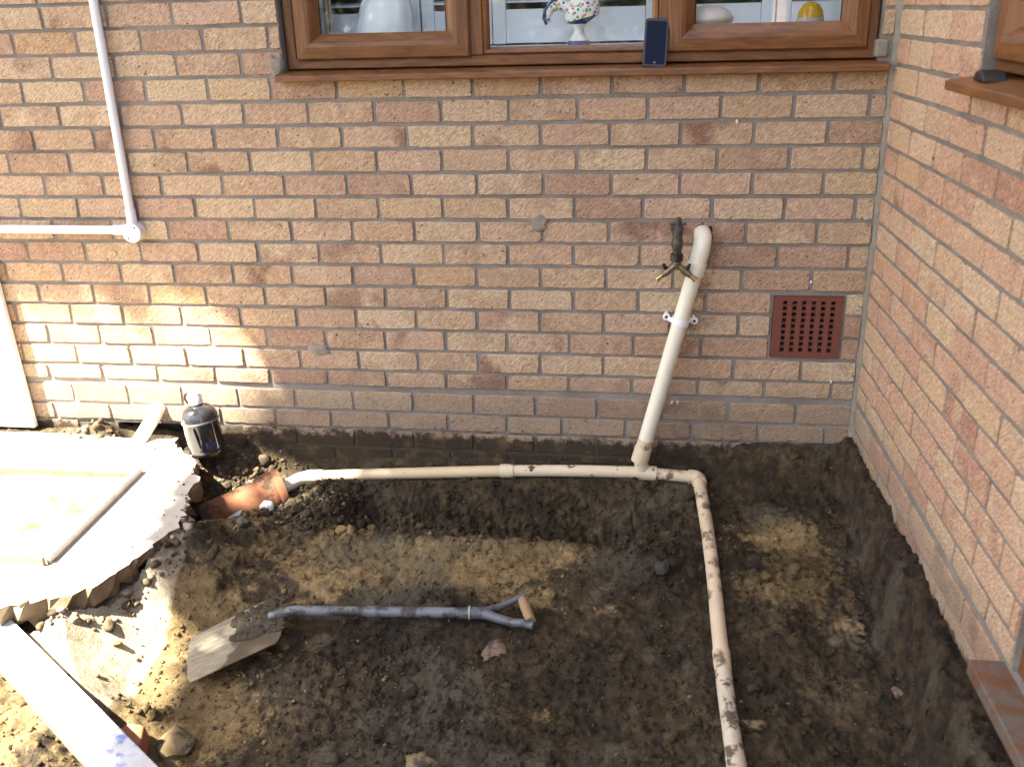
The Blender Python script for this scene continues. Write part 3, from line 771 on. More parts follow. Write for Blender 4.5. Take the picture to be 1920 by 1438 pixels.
gxp = np.concatenate([RNG.normal(-2.13, .10, 700), RNG.normal(-1.90, .10, 420)]); gyp = np.concatenate([RNG.normal(-.23, .09, 700), RNG.normal(-.30, .08, 420)])
k_ = (gyp < -.02) & ~in_poly(gxp, gyp, SLAB); gxp = gxp[k_]; gyp = gyp[k_]
o = scatter('gravel', M_GRAVEL, np.stack([gxp, gyp, H(gxp, gyp)], 1), .003+.009*RNG.random(len(gxp))**2, 1, .75, .2, 14); tag(o, kind='stuff')
sxp = RNG.uniform(-3.1, -2.18, 700); syp = RNG.uniform(-1.15, -.08, 700)
k_ = in_poly(sxp, syp, SLAB) & ~((sxp < -2.42) & (syp > -.96) & (syp < -.34)) & (RNG.random(700) < .35+.65*(sxp > -2.3)); sxp = sxp[k_]; syp = syp[k_]
o = scatter('soil_crumbs', M_SOIL, np.stack([sxp, syp, np.full(len(sxp), SLAB_TOP)], 1), .0016+.0052*RNG.random(len(sxp))**3, 1, .6, .2, 15, attr=np.zeros(len(sxp))); tag(o, kind='stuff')
# stones that can be told apart
def stone(x, y, r, mat, label, seed, flat=.65, sink=.25, name='stone', cat='stone', level=3, elong=1.3):
    vs, fs = rock_template(seed, level, (.72, .98)); mb = MB(); rr_ = random.Random(seed)
    Rm = Euler((rr_.uniform(-.3, .3), rr_.uniform(-.3, .3), rr_.uniform(0, 6))).to_matrix()
    P = [Rm @ Vector((v[0]*r*elong, v[1]*r, v[2]*r*flat)) for v in vs]
    mb.add(P, [tuple(int(i) for i in f) for f in fs])
    o = mb.build(name, mat, smooth=55); o.location = (x, y, float(H(x, y)) + r*flat*(1-2*sink)); tag(o, label, cat)
    return o
M_PALE = simple('pale_stone', (.48, .48, .46), .8, nscale=30, namp=.15, bump=.4)
M_YSTONE = simple('yellow_stone', (.15, .108, .05), .85, nscale=26, namp=.35, bump=.8, dirt=((.035, .027, .018), .48, .6, 30))
M_PINKSTONE = simple('pinkish_stone', (.16, .105, .07), .85, nscale=26, namp=.3, bump=.8, dirt=((.04, .03, .02), .48, .6, 30))
M_GREYSTONE = simple('grey_clay_lump', (.030, .027, .022), .9, nscale=26, namp=.3, bump=.8)

# ------------------------------------------------------------------ concrete slab with manhole frame
def slab_build():
    mb = MB(); rr_ = random.Random(31)
    # refine the outline with ragged breaks
    P = []
    for i in range(len(SLAB)):
        a = Vector((*SLAB[i], 0)); b = Vector((*SLAB[(i+1) % len(SLAB)], 0)); L = (b-a).length; n = max(1, int(L/.022))
        for j in range(n):
            p = a+(b-a)*(j/n)
            q = .015 if 2 < i < 17 else .003
            P.append(p+Vector((rr_.uniform(-q, q), rr_.uniform(-q, q), 0)))
    # manhole opening corners (clockwise from far left)
    return P
SL = slab_build()
MH = [(-3.30, -.352), (-2.452, -.345), (-2.425, -.945), (-3.30, -.905)]
bm = bmesh.new()
top = [bm.verts.new((p.x, p.y, SLAB_TOP)) for p in SL]
hole = [bm.verts.new((x, y, SLAB_TOP)) for x, y in MH]
edges = [bm.edges.new((top[i], top[(i+1) % len(top)])) for i in range(len(top))]
hedges = [bm.edges.new((hole[i], hole[(i+1) % 4])) for i in range(4)]
bmesh.ops.triangle_fill(bm, use_beauty=True, edges=edges+hedges)
for f in list(bm.faces):
    c = f.calc_center_median()
    if in_poly(np.array([c.x]), np.array([c.y]), MH)[0]: bm.faces.remove(f)
rr = random.Random(33)
bot = [bm.verts.new((v.co.x-.004+rr.uniform(-.016, .010), v.co.y+rr.uniform(-.004, .014), SLAB_TOP-.060+rr.uniform(-.025, .02))) for v in top]
mid = [bm.verts.new((v.co.x+rr.uniform(-.016, .016), v.co.y+rr.uniform(-.016, .016), SLAB_TOP-.024+rr.uniform(-.014, .014))) for v in top]
for i in range(len(top)):
    j = (i+1) % len(top)
    bm.faces.new((top[i], top[j], mid[j], mid[i])); bm.faces.new((mid[i], mid[j], bot[j], bot[i]))
hb = [bm.verts.new((v.co.x, v.co.y, SLAB_TOP-.08)) for v in hole]
for i in range(4): bm.faces.new((hole[i], hole[(i+1) % 4], hb[(i+1) % 4], hb[i]))
bmesh.ops.recalc_face_normals(bm, faces=bm.faces)
for f in bm.faces: f.material_index = 0 if abs(f.normal.z) > .8 else 1
me = bpy.data.meshes.new('concrete_slab'); bm.to_mesh(me); bm.free(); me.materials.append(M_CONC); me.materials.append(simple('earthy_broken_concrete', (.15, .11, .065), .95, nscale=30, namp=.5, bump=1.0))
slab = bpy.data.objects.new('concrete_slab', me); COL.objects.link(slab)
tag(slab, 'broken edged pale concrete slab in bright sun, cast round the manhole frame', 'slab')
# rubble of the broken edge
mh = thing('manhole_frame', 'recessed square manhole frame of grey steel with yellow bedding, set in the sunny concrete slab', 'manhole', (-2.9, -.62, SLAB_TOP-.05))
def bar(p, q, w, z0, z1, name, m):
    p = Vector((*p, 0)); q = Vector((*q, 0)); d = (q-p).normalized(); n = Vector((-d.y, d.x, 0))*w
    mb = MB(); mb.prism([Vector((a.x, a.y, z0)) for a in (p, q, q+n, p+n)], (0, 0, z1-z0)); return mb.build(name, m, mh, bevel=.002)
bar((-2.450, -.349), (-2.4235, -.943), -.014, SLAB_TOP-.06, SLAB_TOP+.024, 'frame_side', M_GALV)
bar((-3.30, -.908), (-2.436, -.948), -.012, SLAB_TOP-.06, SLAB_TOP+.028, 'frame_side', M_RUST)
bar((-2.466, -.352), (-3.30, -.359), .010, SLAB_TOP-.06, SLAB_TOP+.002, 'frame_side', M_RUST)
# bedding fill inside the frame
gxx = np.linspace(-3.3, -2.440, 46); gyy = np.linspace(-.93, -.356, 36); XX, YY = np.meshgrid(gxx, gyy)
t_ = (YY+.93)/.574
ZZ = SLAB_TOP-.052+.018*vnoise(XX*9, YY*9, 2)+.012*vnoise(XX*25, YY*25, 3)+.03*sstep(.78, 1.0, t_)
mb = MB(); mb.add(list(zip((XX-.012*(1-t_)*0).ravel(), YY.ravel(), ZZ.ravel())), [(j*46+i, j*46+i+1, (j+1)*46+i+1, (j+1)*46+i) for j in range(35) for i in range(45)])
mb.build('bedding', M_SAND, mh, smooth=80)
# small rubble knocked from the slab
cx = []; cy = []
for i in range(150):
    k = rr.randrange(5, 17); a = SLAB[k]; b = SLAB[k+1]; t = rr.random()
    cx.append(a[0]+(b[0]-a[0])*t+rr.uniform(-.004, .045)); cy.append(a[1]+(b[1]-a[1])*t-rr.uniform(-.004, .045))
for i in range(50): cx.append(rr.gauss(-2.80, .06)); cy.append(-.03-rr.random()*.07)
cx = np.array(cx); cy = np.minimum(np.array(cy), -.02)
zz = np.where(in_poly(cx, cy, SLAB), SLAB_TOP, H(cx, cy))
M_RUBBLE = island_mat('rubble', [(0, (.035, .025, .014)), (.5, (.10, .072, .038)), (.8, (.17, .13, .08)), (1, (.34, .30, .24))])
o = scatter('rubble', M_RUBBLE, np.stack([cx, cy, zz], 1), .003+.016*RNG.random(len(cx))**2.5, 2, .8, .35, 12); tag(o, kind='stuff')

# ------------------------------------------------------------------ back window
win = thing('window', 'wide brown wood grain window with three panes above the brick wall facing the camera', 'window', (-.98, .05, 1.04))
OK_ = [M_OAKH, M_OAKV]
mb = MB(); mb.ring(wx0+.006, wx1-.004, 1.0435, 2.085, [(0, .10), (0, .036), (.003, .033), (.030, .033), (.034, .040), (.034, .10)]); mb.build('frame', OK_, win)
for (a, b) in ((-1.300, -1.252), (-.702, -.664)):
    mb = MB(); mb.box(a, b, .030, .095, 1.076, 2.052, 1); mb.build('mullion', OK_, win, bevel=.004)
PROF = [(0, .062), (0, .022), (.006, .014), (.040, .011), (.052, .014), (.058, .020), (.072, .040), (.080, .047)]
for (a, b, zb) in ((-1.868, -1.291, 1.071), (-.673, -.079, 1.072)):
    s_ = MB(); s_.ring(a, b, zb, 2.056, PROF); so = s_.build('sash', OK_, win)
    mb = MB(); mb.ring(a+.0785, b-.0785, zb+.0745, 1.981, [(0, .0478), (.0025, .0455), (.005, .0478)]); mb.build('seal', M_BLACK, so); mb = MB(); mb.add([(a+.079, .048, zb+.075), (b-.079, .048, zb+.075), (b-.079, .048, 1.98), (a+.079, .048, 1.98)], [(0, 1, 2, 3)]); mb.build('pane', M_GLASS, so)
mb = MB(); mb.ring(-1.253, -.701, 1.0775, 2.05, [(0, .09), (0, .036), (.005, .031), (.014, .034), (.022, .050)]); so = mb.build('glazing_bead', OK_, win)
mb = MB(); mb.add([(-1.232, .051, 1.098), (-.722, .051, 1.098), (-.722, .051, 2.03), (-1.232, .051, 2.03)], [(0, 1, 2, 3)]); mb.build('pane', M_GLASS, so)
mb = MB()
mb.prism([(-1.924, .06, 1.0405), (-1.924, -.046, 1.0315), (-1.924, -.051, 1.028), (-1.924, -.052, 1.012), (-1.924, -.047, 1.0095), (-1.924, .004, 1.0105), (-1.924, .06, 1.012)], (1.899, 0, 0))
mb.build('sill', M_OAKH, win, bevel=.0015)

# room behind the window
M_ROOM = simple('room_wall', (.55, .54, .52), .9)
mb = MB()
mb.add([(-4.1, .27, -.2), (.28, .27, -.2), (.28, 3.2, -.2), (-4.1, 3.2, -.2), (-4.1, .27, 2.5), (.28, .27, 2.5), (.28, 3.2, 2.5), (-4.1, 3.2, 2.5)],
       [(0, 1, 2, 3), (4, 5, 6, 7), (2, 3, 7, 6), (3, 0, 4, 7), (1, 2, 6, 5)])
tag(mb.build('room', M_ROOM), kind='structure')
M_PAINT = simple('white_gloss_paint', (.78, .80, .82), .4, namp=.03)
mb = MB(); mb.box(-1.90, -.06, .102, .40, 1.078, 1.094)
o = mb.build('window_board', M_PAINT, bevel=.004); tag(o, 'white inner sill board behind the middle window pane', 'sill')
def shutter(x0, x1, y, label):
    t = thing('shutter', label, 'shutter', ((x0+x1)/2, y, 1.10), group='white louvred shutters behind the window')
    for a in (x0, x1-.045):
        mb = MB(); mb.box(a, a+.045, y, y+.028, 1.098, 2.02); mb.build('stile', M_PAINT, t, bevel=.003)
    for (z0, z1) in ((1.100, 1.209), (1.93, 2.02)):
        mb = MB(); mb.box(x0+.0455, x1-.0455, y+.002, y+.026, z0, z1); mb.build('rail', M_PAINT, t, bevel=.003)
    m = MB(); L = x1-x0-.096
    m.prism([(-L/2, -.030, -.013), (-L/2, -.0275, -.0165), (-L/2, .030, .013), (-L/2, .0275, .0165)], (L, 0, 0))
    me_ = m.mesh('slat', M_PAINT)
    z = 1.236
    while z < 1.92:
        o = bpy.data.objects.new('slat', me_); COL.objects.link(o); o.location = ((x0+x1)/2, y+.014, z); o.rotation_euler = (-.32, 0, 0)
        put(o, t); z += .038
    return t
shutter(-1.905, -1.515, .30, 'white louvred shutter leaf behind the left window pane, leftmost leaf')
shutter(-1.510, -1.265, .30, 'narrow white shutter leaf behind the left pane beside the mullion')
shutter(-1.262, -.700, .30, 'wide white louvred shutter leaf behind the middle window pane')
shutter(-.690, -.325, .30, 'white louvred shutter leaf behind the right pane, nearer the phone')
shutter(-.320, -.03, .30, 'white louvred shutter leaf behind the right pane, behind the yellow ornament')
# beige curtain edge at the far left of the left pane
mb = MB(); pts = [(-1.812+.006*math.sin(i*1.9), .135+.012*math.sin(i*1.3)+i*.004) for i in range(9)]
for i in range(8):
    (a, b), (c, d) = pts[i], pts[i+1]
    a -= .003*i; c -= .003*(i+1)
    mb.add([(a+.03, b, 1.096), (c+.03, d, 1.096), (c+.03, d, 2.0), (a+.03, b, 2.0), (a+.026, b+.003, 1.096), (c+.026, d+.003, 1.096), (c+.026, d+.003, 2.0), (a+.026, b+.003, 2.0)], [(0, 1, 2, 3), (4, 7, 6, 5), (0, 4, 5, 1), (3, 2, 6, 7)])
o = mb.build('curtain', simple('beige_cloth', (.50, .43, .30), .9), smooth=60); tag(o, 'beige curtain edge inside the left window pane', 'curtain')

# ornaments on the inner sill
def floral_mat():
    m, t, b = newmat('painted_china'); N = NT(t); P = N.n('NewGeometry').outputs['Position']
    v = N.n('TexVoronoi'); v.inputs['Scale'].default_value = 105; N.l(P, v.inputs['Vector'])
    sc = N.n('SeparateColor'); N.l(v.outputs['Color'], sc.inputs[0])
    col = N.ramp(sc.outputs[0], [(0, (.55, .10, .10)), (.25, (.60, .30, .06)), (.45, (.12, .28, .06)), (.65, (.05, .08, .30)), (.8, (.55, .25, .22)), (1, (.35, .10, .25))], 'CONSTANT')
    msk = N.math('MULTIPLY', N.smooth(v.outputs['Distance'], .55, .40), N.math('GREATER_THAN', sc.outputs[1], .42))
    N.l(N.mix(msk, (.80, .80, .77), col), b.inputs['Base Color']); b.inputs['Roughness'].default_value = .15
    return m
M_CHINA = floral_mat(); M_BLUE = simple('cobalt_glaze', (.025, .04, .20), .15); M_WCHINA = simple('white_china', (.78, .77, .72), .18, namp=.03)
v = thing('china_ornament', 'flowered white and blue china ornament on a stem behind the middle pane', 'ornament', (-.955, .13, 1.094))
mb = MB(); mb.lathe([(.037, 0), (.037, .006), (.034, .016)], (-.955, .13, 1.094)); mb.build('foot', M_BLUE, v, smooth=40)
mb = MB(); mb.lathe([(.034, .016), (.022, .028), (.0165, .040), (.016, .052), (.024, .062), (.026, .066)], (-.955, .13, 1.094)); mb.build('stem', M_WCHINA, v, smooth=50)
def boat(prof, mats, name):
    mb = MB(); n = 20; vs = []; fs = []
    for (a, h) in prof:
        for i in range(n):
            t = 2*math.pi*i/n; x = math.cos(t)*.055*a; y = math.sin(t)*.030*a
            vs.append((-.945+x, .13+y, 1.172+h+.22*x))
    for j in range(len(prof)-1): fs += [(j*n+i, j*n+(i+1) % n, (j+1)*n+(i+1) % n, (j+1)*n+i) for i in range(n)]
    mb.add(vs, fs); return mb.build(name, mats, v, smooth=60)
boat([(.25, -.016), (.60, -.006), (.98, .004)], M_BLUE, 'rim')
boat([(.98, .004), (1.03, .022), (.98, .042), (.75, .075), (.50, .10)], M_CHINA, 'body')
mb = MB(); pp = [(-.985, .13, 1.205), (-1.015, .128, 1.222), (-1.045, .126, 1.212), (-1.056, .124, 1.185), (-1.050, .122, 1.166)]
mb.tube(pp, [.020, .021, .017, .011, .006], 12); mb.build('spout', M_CHINA, v, smooth=60)
mb = MB(); mb.tube([(-1.0, .12, 1.238), (-1.035, .115, 1.232), (-1.062, .113, 1.205), (-1.066, .112, 1.180), (-1.058, .112, 1.160)], [.005, .005, .005, .005, .004], 8); mb.build('trim', M_BLUE, v, smooth=60)
mb = MB(); mb.lathe([(.04, .17), (.046, .20), (.040, .26), (.028, .30)], (-.955, .13, 1.094)); mb.build('neck', M_CHINA, v, smooth=60)
d = thing('dome_stand_in', 'added small domed ornament with a yellow top in place of a reflection in the right pane', 'ornament', (-.235, .15, 1.094))  # added behind the glass where a reflection would show
mb = MB(); mb.lathe([(.040, 0), (.043, .03), (.042, .066)], (-.235, .15, 1.094)); mb.build('base', simple('grey_glass', (.42, .45, .45), .1), d, smooth=50)
mb = MB(); mb.lathe([(.041, .067), (.036, .088), (.025, .104), (.010, .112), (.001, .113)], (-.235, .15, 1.094)); mb.build('cap', simple('amber_glass', (.50, .29, .015), .12), d, smooth=60)
o = None
mb = MB(); mb.lathe([(.052, 0), (.050, .035), (.060, .050), (.075, .062), (.078, .075), (.066, .092), (.040, .106), (.012, .111)], (-.545, .16, 1.094), seg=28)  # pink shape added in place of a reflection in the right pane
o = mb.build('reflection_stand_in', simple('pinkish_stand_in', (.80, .68, .60), .3, namp=.05), smooth=60); tag(o, 'added pale pink rounded shape standing in for a reflection in the right pane beside the phone', 'reflection_stand_in')
# white heap added in place of a shirt mirrored in the left pane
n = 26; vs = []; fs = []
for j in range(14):
    ph = j/13*math.pi/2
    for i in range(n):
        t = 2*math.pi*i/n
        r = math.cos(ph)**.55*(1+.05*math.sin(9*t+ph*3)+.03*math.sin(17*t))
        vs.append((-1.622+.100*r*math.cos(t)+.03*math.sin(ph), .185+.065*r*math.sin(t), 1.094+.19*math.sin(ph)+.004*math.sin(13*t+j)))
for j in range(13): fs += [(j*n+i, j*n+(i+1) % n, (j+1)*n+(i+1) % n, (j+1)*n+i) for i in range(n)]
mb = MB(); mb.add(vs, fs); o = mb.build('shirt_stand_in', simple('white_cotton', (.86, .88, .88), .9, namp=.03), smooth=70)
tag(o, 'added white heap standing in for a shirt reflected in the left window pane', 'shirt_stand_in')

# ------------------------------------------------------------------ phone on the sill
ph = thing('mobile_phone', 'black cased mobile phone with dark blue screen, leaning on the window above the sill', 'phone', (-.713, -.026, 1.036))
def rrect(w, h, r, n=6):
    out = []
    for (cx_, cz_, a0) in ((w/2-r, h/2-r, 0), (-w/2+r, h/2-r, 90), (-w/2+r, -h/2+r, 180), (w/2-r, -h/2+r, 270)):
        for i in range(n+1):
            a = math.radians(a0+90*i/n); out.append((cx_+r*math.cos(a), cz_+r*math.sin(a)))
    return out
PM = Matrix.Translation((-.7125, -.024, 1.0345)) @ Matrix.Rotation(math.radians(-20), 4, 'X') @ Matrix.Rotation(math.radians(2.5), 4, 'Y') @ Matrix.Translation((0, 0, .0735))
mb = MB(); mb.prism([PM @ Vector((a, 0, b)) for a, b in rrect(.073, .147, .010)], PM.to_3x3() @ Vector((0, .010, 0))); mb.build('case', M_BLACK, ph, bevel=.0015)
M_SCREEN = simple('blue_screen', (.006, .010, .026), .6, namp=.05, spec=.12)
mb = MB(); mb.prism([PM @ Vector((a, -.0012, b-.001)) for a, b in rrect(.0605, .131, .006)], PM.to_3x3() @ Vector((0, .001, 0))); mb.build('screen', M_SCREEN, ph)
mb = MB(); mb.lathe([(.0035, 0), (.0035, .0006)], PM @ Vector((0, -.0012, -.0615)), PM.to_3x3() @ Vector((0, -1, 0)), 16); mb.build('button', simple('grey_ring', (.12, .13, .16), .4), ph)

# ------------------------------------------------------------------ side window, its sill, the wedge, the door
sw = thing('window', 'brown wood grain side window in the right hand brick wall, partly out of frame', 'window', (0, 0, 0), WANG)
mb = MB(); mb.ring(sx0+.004, sx1-.004, sz0+.012, 2.085, [(0, .10), (0, .036), (.003, .033), (.030, .033), (.034, .042), (.034, .10)]); mb.build('frame', OK_, sw, local=True)
s_ = MB(); s_.ring(sx0+.030, sx1-.030, sz0+.036, 2.06, PROF); so = s_.build('sash', OK_, sw, local=True)
mb = MB(); mb.add([(sx0+.109, .048, sz0+.111), (sx1-.109, .048, sz0+.111), (sx1-.109, .048, 1.98), (sx0+.109, .048, 1.98)], [(0, 1, 2, 3)]); mb.build('pane', M_GLASS, so, local=True)
mb = MB(); mb.prism([(.700, .06, 1.046), (.700, -.056, 1.0335), (.700, -.062, 1.030), (.700, -.062, 1.012), (.700, -.056, 1.009), (.700, .06, 1.013)], (.70, 0, 0)); mb.build('sill', M_OAKH, sw, local=True, bevel=.0015)
sr = MB()
sr.add([(.3, .25, -.2), (4.5, .25, -.2), (4.5, 2.6, -.2), (.3, 2.6, -.2), (.3, .25, 2.5), (4.5, .25, 2.5), (4.5, 2.6, 2.5), (.3, 2.6, 2.5)], [(0, 1, 2, 3), (4, 5, 6, 7), (2, 3, 7, 6), (3, 0, 4, 7), (1, 2, 6, 5)])
o = sr.build('room', M_ROOM); o.rotation_euler = (0, 0, WANG); tag(o, kind='structure')
mb = MB()
pts = [(.82+i*.016, .15+.014*math.sin(i*1.7)) for i in range(8)]
for i in range(7):
    (a, b), (c, d_) = pts[i], pts[i+1]
    mb.add([(a, b, 1.10), (c, d_, 1.10), (c, d_, 2.0), (a, b, 2.0), (a, b+.003, 1.10), (c, d_+.003, 1.10), (c, d_+.003, 2.0), (a, b+.003, 2.0)], [(0, 1, 2, 3), (4, 7, 6, 5), (0, 4, 5, 1), (3, 2, 6, 7)])
o = mb.build('curtain', simple('cream_cloth', (.56, .55, .40), .9), smooth=60); o.rotation_euler = (0, 0, WANG); tag(o, 'cream curtain edge inside the side window on the right', 'curtain')
wd = thing('plastic_wedge', 'black ridged plastic wedge lying on the sill of the side window', 'wedge', (0, 0, 0), WANG)
mb = MB(); mb.prism([(.782, -.030, 1.0385), (.880, -.038, 1.0385), (.856, -.036, 1.058), (.800, -.030, 1.058)], (0, .05, 0)); mb.build('body', simple('worn_black_plastic', (.018, .018, .019), .45, nscale=60, namp=.4), wd, local=True, bevel=.003)
for i in range(3):
    mb = MB(); a = .806+i*.019; mb.box(a, a+.007, -.026, .012, 1.0575, 1.0600); mb.build('rib', M_BLACK, wd, local=True, bevel=.001)
door = thing('door', 'brown wood grain garden door at the lower right edge of the picture', 'door', (0, 0, 0), WANG)
mb = MB(); mb.ring(dx0+.002, dx1-.002, -.074, 2.045, [(0, .10), (0, .020), (.004, .016), (.050, .016), (.056, .026), (.056, .10)]); mb.build('frame', OK_, door, local=True)
mb = MB(); mb.ring(dx0+.058, dx1-.058, -.02, 1.99, [(0, .07), (0, .034), (.006, .028), (.09, .028), (.10, .036), (.11, .05)]); mb.build('panel_frame', OK_, door, local=True)
mb = MB(); mb.box(dx0+.16, dx1-.16, .045, .06, .08, 1.88, 1); mb.build('panel', OK_, door, local=True)
mb = MB(); mb.tube([(dx1-.10, -.02, .98), (dx1-.20, -.02, .98)], .01, 12); mb.build('handle', M_BRASSY, door, local=True)
mb = MB(); mb.box(1.372, 2.40, -.066, .012, -.112, -.0775); o = mb.build('threshold', simple('dirty_brown_step', (.13, .055, .022), .7, nscale=25, namp=.3, dirt=((.12, .10, .082), .42, .60, 13)), door, local=True, bevel=.004)
o['label'] = 'mud smeared brown door threshold projecting from the wall'
# ------------------------------------------------------------------ conduit with round box
cnd = thing('electrical_conduit', 'white round electrical conduit with junction box on the brick wall at the left', 'conduit', (-2.522, -.02, .515))
bx, bz = -2.520, .512; cy_ = -.0185; cr = .0150
mb = MB(); mb.tube([(bx-.002, cy_, bz+.075), (bx-.004, cy_, 1.6), (bx-.006, cy_, 2.65)], cr, 20); mb.build('upright_pipe', M_WHITE, cnd, smooth=50)
mb = MB(); mb.tube([(bx-.075, cy_, bz+.006), (-4.1, cy_, bz+.010)], cr, 20); mb.build('level_pipe', M_WHITE, cnd, smooth=50)
jb = MB(); jb.lathe([(.033, .0), (.034, .004), (.034, .036)], (bx, 0.001, bz), (0, -1, 0), 32)
jb.tube([(bx-.002, cy_, bz+.02), (bx-.002, cy_, bz+.080)], [.0185, .0172], 20); jb.tube([(bx-.02, cy_, bz+.006), (bx-.080, cy_, bz+.006)], [.0185, .0172], 20)
jo = jb.build('junction_box', M_WHITE, cnd, smooth=40)
mb = MB(); mb.lathe([(.0345, .0362), (.035, .038), (.035, .0405), (.033, .0420)], (bx, 0.001, bz), (0, -1, 0), 32); mb.build('lid', M_WHITE, jo, smooth=40)
for a, b in ((.015, .019), (-.013, -.019)):
    mb = MB(); mb.lathe([(.0033, .0421), (.0030, .0426)], (bx+a, 0.001, bz+b), (0, -1, 0), 12); mb.build('screw', M_BLACK, jo)
for zc in (.80, 1.10):
    pass

# ------------------------------------------------------------------ outside tap with splitter
tp = thing('garden_tap', 'old blackened garden tap with brass hose splitter beside the waste pipe top', 'tap', (-.624, 0, .50))
M_TAP = simple('blackened_bronze', (.085, .075, .062), .5, metal=.5, nscale=70, namp=.4, bump=.2)
mb = MB(); mb.tube([(-.624, .01, .529), (-.624, -.095, .529)], .010, 12); mb.lathe([(.022, 0), (.022, .006), (.012, .008)], (-.624, .001, .529), (0, -1, 0), 8); mb.build('inlet', M_TAP, tp, smooth=40)
mb = MB(); mb.lathe([(.009, .052), (.010, .045), (.0165, .040), (.0175, .022), (.0150, .012), (.018, .002), (.0185, -.018), (.015, -.026), (.0135, -.046)], (-.624, -.100, .509), (0, 0, 1), 14); mb.build('body', M_TAP, tp, smooth=35)
mb = MB(); mb.tube([(-.651, -.102, .5640), (-.638, -.100, .5655), (-.610, -.100, .5655), (-.597, -.102, .5640)], [.0045, .0055, .0055, .0045], 10); mb.lathe([(.009, -.006), (.011, 0), (.010, .016), (.006, .020)], (-.624, -.100, .5655), seg=12); mb.build('handle', M_TAP, tp, smooth=40)
mb = MB(); mb.lathe([(.0175, -.004), (.0205, -.002), (.0205, .020), (.0175, .022)], (-.624, -.100, .448), (0, 0, 1), 12); mb.build('collar', M_BLACK, tp, smooth=30)
sp = MB(); sp.lathe([(.015, .445), (.016, .436), (.012, .422)], (-.624, -.100, 0), (0, 0, 1), 14)
sp.tube([(-.624, -.100, .436), (-.646, -.104, .416)], [.011, .010], 12); sp.tube([(-.624, -.100, .436), (-.602, -.104, .416)], [.011, .010], 12)
spo = sp.build('splitter', M_BRASS, tp, smooth=40)
for sg in (-1, 1):
    mb = MB(); a = Vector((-.624+sg*.022, -.104, .416)); dr = Vector((sg*.78, -.06, -.62)).normalized()
    mb.tube([a, a+dr*.020, a+dr*.021, a+dr*.030], [.0125, .0125, .009, .009], 12); mb.build('valve', M_BRASS, spo, smooth=35)
    mb = MB(); mb.tube([a+dr*.030, a+dr*.044, a+dr*.0445, a+dr*.050], [.0075, .0078, .0098, .0098], 12); mb.build('outlet', M_BRASSY, spo, smooth=35)
    mb = MB(); up_ = Vector((sg*.55, -.25, .78)).normalized(); mb.tube([a+dr*.006, a+dr*.006+up_*.016, a+dr*.004+up_*.030], [.006, .007, .005], 10); mb.build('lever', M_BLACK, spo, smooth=40)

# ------------------------------------------------------------------ waste pipe run
wp = thing('waste_pipe', 'long cream plastic waste pipe from the wall to a tee and across the soil', 'pipe', (-.714, -.08, -.325))
RU, RL = .0262, .0212
top_ = Vector((-.540, -.062, .498)); foot = Vector((-.7235, -.080, -.270))
dirn = (foot-top_).normalized()
mb = MB(); mb.tube([(-.5425, .03, .512), (-.5425, -.030, .512)], RU+.002, 24)
c0 = Vector((-.5425, -.030, .512)); bend = [c0+(Vector((0, -.030, 0)))*t for t in (0, .4)] + [Vector((-.5425, -.052, .507)), Vector((-.544, -.062, .494))] + [top_+dirn*t for t in (.03, .06, .075)]
mb.tube(bend, RU+.0022, 24); mb.build('elbow', M_CREAM, wp, smooth=50)
mb = MB(); mb.tube([top_+dirn*.068, top_+dirn*.112, top_+dirn*.1125], [RU+.0045, RU+.0045, RU+.002], 24); mb.build('collar', M_CREAM, wp, smooth=35)
mb = MB(); N_ = 30; L_ = (foot-top_).length
mb.tube([top_+dirn*(.05+(L_-.10)*i/N_) for i in range(N_+1)], RU, 24); mb.build('upper_pipe', M_CREAM, wp, smooth=60)
mb = MB(); mb.tube([foot-dirn*.075, foot-dirn*.04], [RU+.0008, RU+.001], 24); o = mb.build('stained_band', M_DIRTYPIPE, wp, smooth=60)
# clip
ck = top_+dirn*(.275/ -dirn.z * .97)
cl = MB(); cl.tube([ck-dirn*.0105, ck+dirn*.0105], RU+.0035, 24); clo = cl.build('pipe_clip', M_WHITE, wp, smooth=50)
for sg in (-1, 1):
    e = ck+Vector((sg*.046, .020, .004-sg*.006)); mb = MB()
    mb.tube([ck+Vector((sg*.022, .004, .0)), ck+Vector((sg*.034, .016, .002)), e+Vector((0, .004, 0))], [.0085, .0085, .0085], 12)
    mb.lathe([(.0125, -.004), (.0125, .005), (.0105, .007)], e, (0, -1, 0), 18); mb.tube([e, e+Vector((0, .045, 0))], .006, 8)
    mb.build('lug', M_WHITE, clo, smooth=40)
    mb = MB(); mb.lathe([(.0052, .0), (.0045, .0015)], e+Vector((0, -.0072, 0)), (0, -1, 0), 10); mb.build('screw', M_BLACK, clo)
# tee
T0 = Vector((-.7155, -.080, -.3270))
ang = Vector((1, .0, -.055)).normalized()
mb = MB(); mb.tube([T0-ang*.012, T0+ang*.048], RL+.0055, 24); mb.tube([foot-dirn*.042, foot+dirn*.012], RU+.0045, 24); mb.tube([foot, T0], RU-.002, 24); mb.build('tee', M_MUDDY, wp, smooth=45)
EL = Vector((-.520, -.082, -.337))
left = [(-1.985, -.086, -.3985), (-1.90, -.084, -.393), (-1.70, -.082, -.378), (-1.45, -.080, -.360), (-1.20, -.079, -.3425), (-1.05, -.079, -.335), (-.90, -.079, -.330), (-.728, -.080, -.3268)]
mb = MB(); mb.tube(left[1:5], RL, 24); mb.build('level_pipe', simple('aged_cream_plastic', (.56, .44, .27), .5, nscale=9, namp=.15, bump=.1, dirt=((.10, .07, .04), .64, .70, 30)), wp, smooth=60)
mb = MB(); mb.tube(left[4:], RL, 24); mb.build('level_pipe', M_MUDDY, wp, smooth=60)
